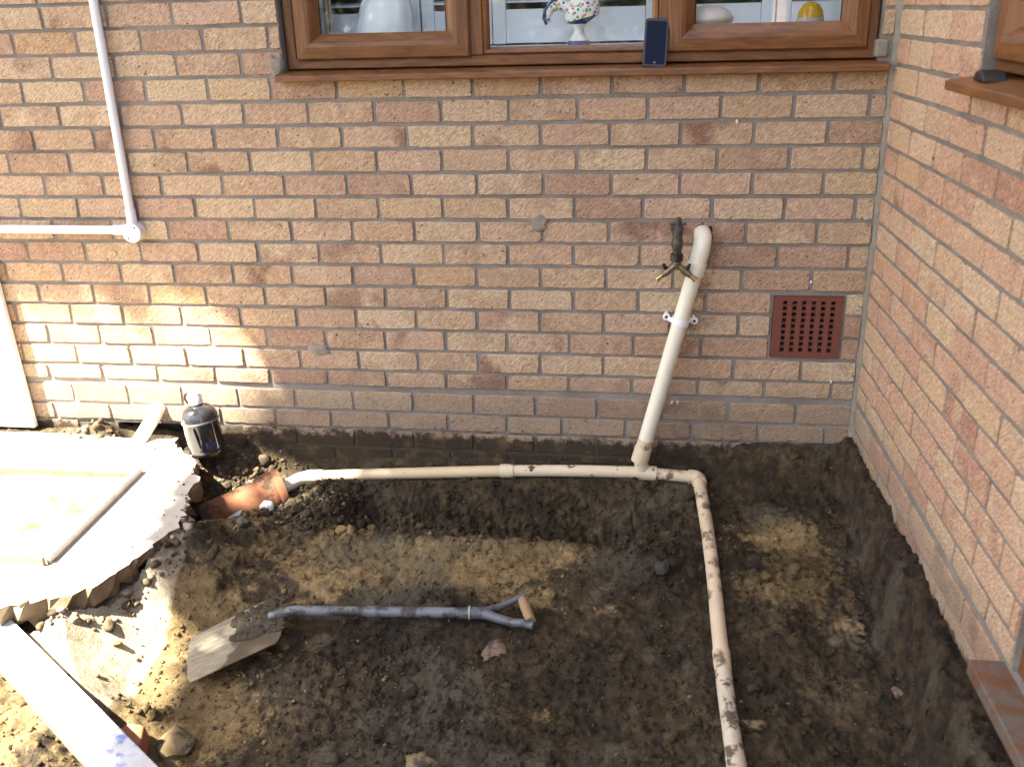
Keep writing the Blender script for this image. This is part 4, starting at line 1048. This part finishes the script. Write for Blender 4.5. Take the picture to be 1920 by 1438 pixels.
cp = Vector(left[4]); mb = MB(); mb.tube([cp+Vector((-.024, 0, -.0012)), cp+Vector((.024, 0, .0010))], RL+.0038, 24); mb.build('coupling', M_MUDDY, wp, smooth=40)
mb = MB(); mb.tube([T0+ang*.044, EL-ang*.03], RL, 24); mb.build('level_pipe', M_DIRTYPIPE, wp, smooth=60)
run_dir = Vector((.050, -1.25, -.120)).normalized()
mb = MB(); b_ = [EL-ang*.036, EL-ang*.022] + [EL+(-ang*.022)*(1-t)**2+(run_dir*.022)*t**2 for t in (.25, .5, .75)] + [EL+run_dir*.022, EL+run_dir*.036]
mb.tube(b_, RL+.0048, 24); mb.build('elbow', M_DIRTYPIPE, wp, smooth=55)
run = []; rads = []
S0 = EL+run_dir*.03
for i in range(40):
    t = i/39; p = S0+run_dir*(t*1.55)
    p = p+Vector((.006*math.sin(t*7), 0, -.004*math.sin(t*5))); run.append(p)
mb = MB(); mb.tube(run[:23], RL, 24); mb.build('run_pipe', M_DIRTYPIPE, wp, smooth=60)
# nearer half carries the pale mud crust
rr = random.Random(3)
mb = MB(); mb.tube([run[21], run[22], run[23]], [RL+.0026, RL+.0028, RL+.0012], 24); mb.build('coupling', M_DIRTYPIPE, wp, smooth=40)
M_PALEMUD = simple('pale_mud_crust', (.47, .40, .30), .85, nscale=26, namp=.35, bump=1.0, dirt=((.085, .065, .04), .50, .60, 24))
dense = []
for i in range(23, 39):
    for s in range(4): dense.append(run[i]+(run[i+1]-run[i])*(s/4))
mb = MB(); mb.tube(dense, [RL+.0008+max(0, (k/len(dense)-.30))*.014*rr.random() for k in range(len(dense))], 24)
o = mb.build('run_pipe', M_PALEMUD, wp, smooth=60)
# white swept bend into the clay pipe
mb = MB(); mb.tube([(-1.895, -.084, -.3925), (-1.945, -.086, -.396), (-1.985, -.100, -.402), (-2.010, -.140, -.405), (-2.055, -.205, -.408)], [RL+.004, RL+.004, RL+.0035, RL+.003, RL+.003], 24)
mb.build('bend', simple('yellowed_white_plastic', (.70, .66, .52), .4, nscale=12, namp=.1), wp, smooth=60)

# ------------------------------------------------------------------ clay drain pipe
c1 = Vector((-2.000, -.205, -.392)); c2 = Vector((-2.255, -.375, -.452)); dc = (c2-c1).normalized()
cp_ = thing('clay_pipe', 'broken orange terracotta drain pipe half buried in soil at the end of the cream pipe', 'pipe', tuple(c1))
mb = MB(); mb.tube([c1+dc*.085, c1+dc*.10, c1+dc*.30], [.073, .070, .067], 32, caps=False); mb.tube([c1+dc*.3, c1+dc*.08], [.056, .056], 32, caps=False); mb.build('barrel', M_TERRA, cp_, smooth=50)
mb = MB(); mb.lathe([(.062, .06), (.066, .012), (.072, .0), (.0835, .0), (.085, .010), (.0855, .024), (.083, .028), (.0845, .034), (.0845, .054), (.082, .058), (.0825, .078), (.074, .094), (.056, .095)], c1, dc, 36, caps=False); mb.build('socket', M_TERRA, cp_, smooth=35)

# ------------------------------------------------------------------ air brick
ab = thing('air_brick', 'square red clay air brick with rows of holes in the back wall near the corner', 'vent', (-.187, 0, .195))
ax0, ax1, az0, az1 = -.298, -.076, .0905, .303
c0x, c1x, r0z, r1z = -.268, -.101, .110, .288
mb = MB(); mb.box(ax0, c0x, -.004, .03, az0, az1); mb.box(c1x, ax1, -.004, .03, az0, az1); mb.box(c0x, c1x, -.004, .03, az0, r0z); mb.box(c0x, c1x, -.004, .03, r1z, az1)
mb.build('surround', M_AIRBRICK, ab)
mb = MB(); mb.box(c0x-.005, c1x+.005, .0605, .064, r0z-.005, r1z+.005); mb.build('back', M_BLACKHOLE, ab)
for a_, b_ in ((c0x-.006, c0x-.0005), (c1x+.0005, c1x+.006)):
    mb = MB(); mb.box(a_, b_, .0302, .060, r0z-.005, r1z+.005); mb.build('back', M_BLACKHOLE, ab)
pw = (c1x-c0x-.012)/5.0
for i in range(5):
    xc = c0x+.0115+pw*(i)+.0*i
    a = c0x+.013+(c1x-c0x-.013)/6*(i) + ((c1x-c0x-.013)/6-.013)*0
    colw = (c1x-c0x+.0168)/6
    x_ = c0x+colw*(i+1)-.0168
    mb = MB(); mb.box(x_, x_+.0168, -.0035, .028, r0z+.0002, r1z-.0002); mb.build('bar', M_AIRBRICK, ab)
mb = MB(); rh = (r1z-r0z+.0085)/9
for j in range(8):
    zc = r0z+rh*(j+1)-.0085; mb.box(c0x+.0003, c1x-.0003, .0015, .026, zc, zc+.0085)
mb.build('crosspiece', M_AIRBRICK, ab)

# ------------------------------------------------------------------ water bottle
bo = thing('water_bottle', 'big smoky black water bottle with white cap standing on the soil by the wall', 'bottle', (-2.300, -.150, -.285))
BM = Matrix.Translation((-2.302, -.150, -.283)) @ Matrix.Rotation(math.radians(-6), 4, 'Y') @ Matrix.Rotation(math.radians(-2), 4, 'X')
M_SMOKE = bpy.data.materials.new('smoked_plastic'); M_SMOKE.use_nodes = True
b = M_SMOKE.node_tree.nodes['Principled BSDF']; b.inputs['Base Color'].default_value = (.022, .022, .024, 1); b.inputs['Roughness'].default_value = .12; b.inputs['Coat Weight'].default_value = .5
def lt(prof, name, m, seg=32, parent=bo, off=(0, 0, 0)):
    mb = MB(); mb.lathe(prof, BM @ Vector(off), BM.to_3x3() @ Vector((0, 0, 1)), seg); return mb.build(name, m, parent, smooth=45)
lt([(.050, 0), (.060, .004), (.064, .014), (.064, .020), (.0625, .024), (.064, .030), (.0655, .128), (.0665, .131), (.0665, .137), (.0655, .141), (.065, .150), (.060, .166), (.050, .179), (.036, .188), (.024, .192), (.022, .197)], 'body', M_SMOKE)
lt([(.0672, .1305), (.0680, .134), (.0672, .1375)], 'shoulder_ring', simple('grey_rubber', (.16, .16, .17), .4))
cap = lt([(.022, .195), (.0255, .198), (.0255, .222), (.0225, .226), (.0215, .236), (.014, .240)], 'cap', simple('white_cap', (.75, .74, .76), .3), 20)
mb = MB(); e = [BM @ Vector(p) for p in ((-.022, 0, .236), (-.036, 0, .232), (-.040, 0, .216), (-.034, 0, .200), (-.024, 0, .199))]; mb.tube(e, .0042, 10); mb.build('carry_loop', M_BLACK, bo, smooth=50)
def arc_panel(a0, a1, z0, z1, r, name, m):
    mb = MB(); n_ = 10; vs = []
    for i in range(n_+1):
        a = math.radians(a0+(a1-a0)*i/n_)
        vs += [BM @ Vector((r*math.cos(a), r*math.sin(a), z0)), BM @ Vector((r*math.cos(a), r*math.sin(a), z1))]
    mb.add(vs, [(2*i, 2*i+2, 2*i+3, 2*i+1) for i in range(n_)]); return mb.build(name, m, bo, smooth=60)
arc_panel(-62, -28, .034, .062, .0662, 'label', simple('blue_print', (.03, .034, .08), .25))
# handle recess: a darker sunken strip down the front
mb = MB(); mb.tube([BM @ Vector((.012, -.0640, .045)), BM @ Vector((.010, -.0655, .085)), BM @ Vector((.004, -.0648, .122))], [.006, .011, .007], 10, sy=.4); mb.build('grip', M_BLACK, bo, smooth=60)

# ------------------------------------------------------------------ shovel lying on the soil
sh = thing('shovel', 'muddy square mouthed shovel with blue grey shaft and wooden grip lying on the soil', 'shovel', (-1.5, -.95, -.43))
def blade_pt(u, v):
    A = Vector((-1.985, -1.030, -.436)); B = Vector((-1.893, -1.226, -.426)); C_ = Vector((-1.680, -1.066, -.386)); D = Vector((-1.785, -.825, -.404))
    p = A*(1-u)*(1-v)+B*(1-u)*v+C_*u*v+D*u*(1-v)
    p.z -= .012*math.sin(math.pi*v)*(1-.3*u)
    k = max(0, .10-u)/.10; p += (C_-B).normalized()*(.014*k*(2*abs(v-.5))**4)          # rounded corners of the cutting edge
    k = max(0, u-.88)/.12; p -= (C_-B).normalized()*(.020*k*(2*abs(v-.5))**4)
    return p
mb = MB(); nu, nv = 22, 14
for s_ in (0, -.003):
    mb_v = [blade_pt(i/nu, j/nv)+Vector((0, 0, s_)) for i in range(nu+1) for j in range(nv+1)]
    mb.add(mb_v, [(i*(nv+1)+j, i*(nv+1)+j+1, (i+1)*(nv+1)+j+1, (i+1)*(nv+1)+j) for i in range(nu) for j in range(nv)])
# rim between the two skins
o_ = (nu+1)*(nv+1); loop = [j for j in range(nv+1)]+[i*(nv+1)+nv for i in range(1, nu+1)]+[nu*(nv+1)+j for j in range(nv-1, -1, -1)]+[i*(nv+1) for i in range(nu-1, 0, -1)]
for a, b_ in zip(loop, loop[1:]+loop[:1]): mb.f.append((a, b_, b_+o_, a+o_)); mb.m.append(0)
M_BLADE, t, b = newmat('scoured_steel'); N = NT(t); P = N.n('NewGeometry').outputs['Position']
sx_ = N.n('SeparateXYZ'); N.l(P, sx_.inputs[0])
al = N.math('ADD', N.math('MULTIPLY', sx_.outputs[0], .78), N.math('MULTIPLY', sx_.outputs[1], .62)); ac = N.math('SUBTRACT', N.math('MULTIPLY', sx_.outputs[0], .62), N.math('MULTIPLY', sx_.outputs[1], .78))
cv = N.n('CombineXYZ'); N.l(N.math('MULTIPLY', al, 22.0), cv.inputs[0]); N.l(N.math('MULTIPLY', ac, 90.0), cv.inputs[1])
sc_ = N.noise(cv.outputs[0], 1.0, 5, .65)
c = N.ramp(sc_, [(.25, (.17, .145, .10)), (.5, (.25, .218, .158)), (.75, (.40, .365, .29))])
mudf = N.smooth(N.math('ADD', sx_.outputs[0], N.math('MULTIPLY', N.math('SUBTRACT', N.noise(P, 22, 6, .7), .5), .10)), -1.838, -1.815)
c = N.mix(N.smooth(N.noise(P, 30, 6, .7), .58, .70, 0, .7), c, (.085, .064, .036))
c = N.mix(N.math('MULTIPLY', mudf, .9), c, N.ramp(N.noise(P, 60, 6, .7), [(.3, (.026, .020, .012)), (.7, (.080, .060, .034))]))
N.l(c, b.inputs['Base Color']); b.inputs['Roughness'].default_value = .5; b.inputs['Metallic'].default_value = .15
N.l(N.bump(N.math('ADD', sc_, N.math('MULTIPLY', mudf, N.noise(P, 60, 6, .7))), .6, .004), b.inputs['Normal'])
mb.build('blade', M_BLADE, sh, smooth=60)
s0 = Vector((-1.722, -.930, -.388)); s1 = Vector((-1.190, -.874, -.397)); ds = (s1-s0).normalized()
M_SHAFT = simple('blue_grey_paint', (.135, .146, .162), .5, nscale=30, namp=.3, dirt=((.035, .031, .027), .45, .60, 24))
mb = MB(); mb.tube([s0-ds*.05+Vector((0, 0, -.022)), s0-ds*.012+Vector((0, 0, -.006)), s0+ds*.03, s0+ds*.06, s0+ds*.24], [.012, .0155, .0155, .0148, .0145], 16); mb.build('socket', M_SHAFT, sh, smooth=50)
mb = MB(); mb.tube([s0+ds*.235, s0+ds*.40, s1], [.0156, .0156, .0156], 18); mb.build('shaft', M_SHAFT, sh, smooth=50)
g0 = Vector((-1.051, -.800, -.388)); g1 = Vector((-1.008, -.918, -.388))
hd = MB(); m0 = s1+ds*.045
hd.tube([s1-ds*.004, s1+ds*.02, m0], [.0178, .0178, .0172], 18)
hd.tube([m0-ds*.012, m0+ds*.035+Vector((0, .030, .002)), m0+ds*.072+Vector((.0, .060, .004)), g0+Vector((-.014, -.001, 0)), g0+Vector((.006, .012, 0))], [.015, .0105, .0090, .0086, .0086], 14)
hd.tube([m0-ds*.012, m0+ds*.035+Vector((0, -.026, .002)), m0+ds*.085+Vector((.0, -.050, .004)), g1+Vector((-.030, .000, 0)), g1+Vector((.006, -.010, 0))], [.016, .0135, .0125, .0122, .0115], 14)
hd.build('handle', simple('blue_grey_handle', (.085, .095, .110), .5, nscale=30, namp=.3, dirt=((.03, .026, .022), .50, .64, 26)), sh, smooth=60)
mb = MB(); mb.tube([s1-ds*.006, s1-ds*.002], .0204, 18); mb.build('ferrule', simple('pale_band', (.40, .37, .28), .5), sh, smooth=40)
mb = MB(); mb.tube([g0+(g1-g0)*.08, g0+(g1-g0)*.3, g0+(g1-g0)*.6, g0+(g1-g0)*.92], [.0140, .0155, .0155, .0140], 16); mb.build('grip', simple('worn_wood', (.26, .17, .085), .7, nscale=60, namp=.3, bump=.2), sh, smooth=60)
# mud stuck to the back of the blade
R_ = np.random.default_rng(4); mm = MB()
for i in range(260):
    u_ = .50+.56*R_.random(); v_ = .04+.72*R_.random()*(.35+.65*u_); s_ = .003+.013*R_.random()**2.2
    p = blade_pt(u_, v_); vs, fs = rock_template(700+i % 8, 2)
    mm.add([(p.x+v[0]*s_*1.3, p.y+v[1]*s_, p.z+.002+v[2]*s_*.6) for v in vs], [tuple(int(k) for k in f) for f in fs])
o = mm.build('mud', M_MUDDRY, sh, smooth=60); tag(o, kind='stuff')

# ------------------------------------------------------------------ plank, white board, pipe stubs and bits
def plank_mat():
    m, t, b = newmat('weathered_white_plank'); N = NT(t); g = N.n('NewGeometry'); P = g.outputs['Position']
    s = N.n('SeparateXYZ'); N.l(P, s.inputs[0])
    c = N.ramp(N.noise(P, 12, 6, .6), [(.3, (.42, .42, .42)), (.7, (.62, .62, .60))])
    bl = N.math('MULTIPLY', N.smooth(N.noise(P, 24, 5, .7), .46, .60), N.math('MULTIPLY', N.smooth(s.outputs[0], -2.0, -1.93), N.smooth(s.outputs[0], -1.80, -1.87)))
    c = N.mix(N.math('MULTIPLY', bl, .8), c, (.05, .12, .42))
    N.l(c, b.inputs['Base Color']); b.inputs['Roughness'].default_value = .6
    return m
pl = thing('plank', 'weathered white plank with blue smears lying across the bottom left corner', 'plank', (-2.1, -1.4, -.36))
pa = Vector((-2.88, -.83, -.345)); pb = Vector((-1.64, -1.685, -.375)); dp = (pb-pa).normalized(); nn = Vector((dp.y, -dp.x, 0)).normalized()
if nn.y > 0: nn = -nn
mb = MB(); mb.prism([pa, pb, pb+nn*.098, pa+nn*.098], (0, 0, .036)); mb.build('board', plank_mat(), pl, bevel=.004)
mb = MB(); q = pa+nn*.0985; mb.prism([q+Vector((0, 0, .003)), pb+nn*.0985+Vector((0, 0, .003)), pb+nn*.0985+Vector((0, 0, .031)), q+Vector((0, 0, .031))], nn*.003); mb.build('shade_strip', simple('grey_shade_edge', (.10, .09, .08), .9, nscale=25, namp=.3), pl)  # grey strip stands in for the shaded lower edge of the plank
wb_ = thing('white_board', 'tall white board standing upright against the brick wall at the left edge', 'board', (-3.25, -.03, -.25))
mb = MB(); mb.prism([(-3.42, -.012, -.262), (-3.069, -.012, -.262), (-3.105, -.006, .62), (-3.42, -.006, .62)], (0, -.022, 0)); mb.build('panel', M_WHITE, wb_, bevel=.003)
mb = MB(); mb.tube([(-2.555, .01, -.165), (-2.565, -.03, -.200), (-2.592, -.115, -.262), (-2.605, -.16, -.30)], .026, 20)
o = mb.build('pipe_stub', M_WHITE, smooth=60); tag(o, 'short white plastic pipe rising from the sunny slab into the wall foot', 'pipe')
ps = MB(); ps.tube([(-2.262, -.505, -.352), (-2.235, -.520, -.356), (-2.205, -.535, -.360)], [.026, .027, .024], 18); ps.tube([(-2.235, -.52, -.356), (-2.18, -.52, -.370)], .010, 10)
o = ps.build('pipe_end', M_WHITE, smooth=50); tag(o, 'small white plastic pipe end poking from under the broken slab edge', 'pipe')
mb = MB(); rr = random.Random(12); n_ = 12; vs = []
for i in range(n_):
    t = i/(n_-1); p = Vector((-2.225, -.515, 0)).lerp(Vector((-2.055, -.455, 0)), t); w = .010+.006*math.sin(t*9)
    h = float(H(p.x, p.y))+.012
    vs += [(p.x, p.y-w, h), (p.x, p.y+w, h+.010*math.sin(t*6+1)), (p.x, p.y+w*.8, h-.02), (p.x, p.y-w*.9, h-.02)]
fs = []
for i in range(n_-1):
    for j in range(4): fs.append((i*4+j, i*4+(j+1) % 4, i*4+4+(j+1) % 4, i*4+4+j))
fs += [(0, 1, 2, 3), tuple((n_-1)*4+j for j in (3, 2, 1, 0))]
mb.add(vs, fs); o = mb.build('torn_strip', simple('grey_sheeting', (.20, .20, .21), .7, nscale=40, namp=.3, bump=.4), smooth=50); tag(o, 'torn grey strip of sheeting on the soil below the clay pipe', 'debris')

stone(-2.010, -.345, .030, M_PALE, 'white triangular stone chip on the soil below the clay pipe', 61, .7, .2, level=1)
stone(-1.232, -1.372, .030, M_YSTONE, 'round ochre stone near the bottom edge, below the shovel shaft', 62, .7, .45)
stone(-1.860, -1.372, .050, M_YSTONE, 'large yellowish stone near the bottom left, beside the plank end', 63, .6, .45)
stone(-.128, -.812, .028, M_YSTONE, 'ochre stone on dark soil between the pipe and the right wall', 64)
stone(-.050, -1.035, .018, M_PINKSTONE, 'small pinkish brown stone near the right wall foot', 65)
stone(-.793, -.800, .017, M_YSTONE, 'small flat pale yellow stone to the right of the shovel grip', 66, .4)
stone(-2.020, -.52, .022, M_GREYSTONE, 'blackish lump on the sunlit yellow soil below the torn strip', 67, .9, .1)
stone(-.645, -.615, .022, M_GREYSTONE, 'black lump on the soil just left of the near pipe', 68, .8, .15)
stone(-1.105, -.985, .030, M_PINKSTONE, 'brown stone on the soil just below the shovel handle', 69, .5, .5)
stone(-.42, -1.18, .022, M_YSTONE, 'small ochre stone right beside the muddy near end of the pipe', 71, .6)
bs = MB(); rr = random.Random(8)
Bm = Matrix.Translation((-1.945, -1.432, float(H(-1.945, -1.432))+.018)) @ Euler((.15, -.25, .5)).to_matrix().to_4x4()
bs.prism([Bm @ Vector(p) for p in ((-.055, -.04, -.025), (.030, -.045, -.025), (.045, .015, -.025), (.010, .045, -.025), (-.05, .035, -.025))], Bm.to_3x3() @ Vector((0.004, 0, .05)))
o = bs.build('brick_piece', simple('broken_red_brick', (.27, .105, .05), .9, nscale=30, namp=.25, bump=.6), bevel=.004); tag(o, 'broken orange brick piece beside the end of the white plank', 'brick')

# ------------------------------------------------------------------ what throws the shade: unseen added tree, its crown cut to the shadow outline
def lit_amount(x, y, z):
    """how much direct sun the photograph shows where this sun ray lands (1 = open gap in the leaves)"""
    t1 = (z+.35)/SUN.z; gx_ = x-SUN.x*t1; gy_ = y-SUN.y*t1
    t2 = y/SUN.y; wx_ = x-SUN.x*t2; wz_ = z-SUN.z*t2          # where it meets the back wall plane
    wall = gy_ > -.02
    # wall
    tri = np.abs(((wx_+2.44)/.29+.5) % 1.0-.5)*2
    ztop = .125+.085*(1-tri)**1.2
    xr = np.interp(wz_, [-.4, -.27, -.11, .167, .3], [-2.42, -2.35, -2.26, -2.10, -2.04])
    lw = ((wz_ < ztop) & (wx_ < xr)).astype(float)
    lw = np.maximum(lw, .45*((np.abs(wz_+.16) < .04) & (wx_ > -2.2) & (wx_ < -1.95)))
    # ground
    xl = np.interp(gy_, [-3.2, -1.9, -1.44, -1.27, -.88, -.61, -.32, 0], [-1.27, -1.77, -1.98, -2.035, -2.165, -2.225, -2.29, -2.32])
    lg = (gx_ < xl).astype(float)
    def ell(cx_, cy__, a, b_, val, rot=0):
        c_, s__ = math.cos(rot), math.sin(rot); dx_ = gx_-cx_; dy_ = gy_-cy__
        return val*(((dx_*c_+dy_*s__)/a)**2+((-dx_*s__+dy_*c_)/b_)**2 < 1)
    for q in ((-2.14, -.19, .27, .20, .70), (-1.84, -.10, .20, .05, .50), (-2.0, -.56, .13, .06, .28), (-1.70, -.45, .06, .11, .26), (-1.84, -1.04, .20, .11, .05), (-1.82, -1.24, .14, .07, .03), (-1.62, -.16, .05, .04, .2)):
        lg = np.maximum(lg, ell(*q))
    return np.where(wall, lw, lg)
# crown volume: a broad leaning crown up-sun of the dig
NL = 135000
cc = Vector((-.95, -.75, .15)) + SUN*6.6
e1 = SUN.cross(Vector((0, 0, 1))).normalized(); e2 = SUN.cross(e1).normalized()
Rl = np.random.default_rng(77)
aa = Rl.random(NL)*2*math.pi; rad = np.sqrt(Rl.random(NL)); dep = Rl.uniform(-1, 1, NL)
edge = 1+.10*np.sin(aa*5+1)+.07*np.sin(aa*9+2)
ua = rad*np.cos(aa)*3.2*edge; vb = rad*np.sin(aa)*2.9*edge; wc = dep*.95*np.sqrt(np.clip(1-rad**2, .08, 1))
Pl = np.array(cc)[None]+ua[:, None]*np.array(e1)+vb[:, None]*np.array(e2)+wc[:, None]*np.array(SUN)
m_ = lit_amount(Pl[:, 0], Pl[:, 1], Pl[:, 2])
offs = []
for k in range(6):
    a = k*math.pi/3; off = .045*(np.array(e1)*math.cos(a)+np.array(e2)*math.sin(a))
    m_ = np.maximum(m_, np.where(lit_amount(Pl[:, 0]+off[0], Pl[:, 1]+off[1], Pl[:, 2]+off[2]) >= .99, 1, 0))
LAI = 9.0
acc = np.clip(-np.log(np.clip(m_, .00013, 1))/LAI, 0, 1)
keep = Rl.random(NL) < acc
Pl = Pl[keep]; nl = len(Pl)
dirs = Rl.normal(size=(nl, 3)); dirs[:, 2] *= .5; dirs /= np.linalg.norm(dirs, axis=1)[:, None]
up0 = Rl.normal(size=(nl, 3)); side = np.cross(dirs, up0); side /= np.linalg.norm(side, axis=1)[:, None]
sz = Rl.uniform(.045, .075, nl)[:, None]
Vq = np.stack([Pl-dirs*sz, Pl+side*sz*.62, Pl+dirs*sz, Pl-side*sz*.62], 1).reshape(-1, 3)
def quads(name, Vq, mat, parent=None):
    me_ = bpy.data.meshes.new(name); n4 = len(Vq)
    me_.vertices.add(n4); me_.vertices.foreach_set('co', Vq.ravel()); me_.loops.add(n4); me_.loops.foreach_set('vertex_index', np.arange(n4))
    me_.polygons.add(n4//4); me_.polygons.foreach_set('loop_start', np.arange(0, n4, 4)); me_.polygons.foreach_set('loop_total', np.full(n4//4, 4)); me_.update(calc_edges=True)
    me_.materials.append(mat); o = bpy.data.objects.new(name, me_); COL.objects.link(o)
    if parent: put(o, parent)
    return o
M_LEAF = island_mat('leaf', [(0, (.03, .055, .012)), (.5, (.055, .09, .022)), (1, (.09, .12, .035))], .55, .1)
M_BARK = simple('bark', (.09, .07, .05), .95, nscale=30, namp=.35, bump=.8)
tree = thing('unseen_shade_tree', 'unseen leafy tree added to the left, its crown shaped to shade the dig', 'tree', (-6.4, -5.6, -.34))
quads('crown', Vq, M_LEAF, tree)
tb = Vector((-6.4, -5.6, -.36)); tk = Vector((-6.2, -5.2, 3.2))
mb = MB(); mb.tube([tb, tb.lerp(tk, .1)+Vector((.02, .02, 0)), tb.lerp(tk, .5)+Vector((.08, -.05, 0)), tk], [.27, .20, .165, .13], 14); mb.build('trunk', M_BARK, tree, smooth=60)
rr = random.Random(15); got = 0
for i in range(400):
    tgt = cc+Vector(e1)*rr.uniform(-2, 2)+Vector(e2)*rr.uniform(-2, 2)+SUN*rr.uniform(-.4, .6)
    mids = [tk+(tgt-tk)*t+Vector((0, 0, .35*math.sin(t*math.pi))) for t in np.linspace(0, 1, 14)]
    arr = np.array([m[:] for m in mids]); v_ = lit_amount(arr[:, 0], arr[:, 1], arr[:, 2])
    vis = lit_amount(arr[:, 0]+.05, arr[:, 1], arr[:, 2])
    land = arr - np.array(SUN)[None]*((arr[:, 2:3]+.35)/SUN.z)
    bad = (np.maximum(v_, vis) > .2) & (land[:, 1] > -1.9) & (land[:, 0] > -3.8)
    if bad.any(): continue
    mb = MB(); mb.tube(mids, list(np.linspace(.085, .012, 14)), 8); mb.build('limb', M_BARK, tree, smooth=60); got += 1
    if got >= 9: break

# hedge and lawn behind the camera, seen only in the window reflections
nh = 9000; hp = np.stack([Rl.uniform(-9, 3.5, nh), -9.0+Rl.normal(0, .35, nh), Rl.uniform(-.3, 2.1, nh)], 1)
hd_ = Rl.normal(size=(nh, 3)); hd_ /= np.linalg.norm(hd_, axis=1)[:, None]; hs = np.cross(hd_, Rl.normal(size=(nh, 3))); hs /= np.linalg.norm(hs, axis=1)[:, None]
hz = Rl.uniform(.06, .11, nh)[:, None]
o = quads('hedge', np.stack([hp-hd_*hz, hp+hs*hz*.7, hp+hd_*hz, hp-hs*hz*.7], 1).reshape(-1, 3), M_LEAF)
tag(o, 'clipped green garden hedge mirrored in the window panes', 'hedge')
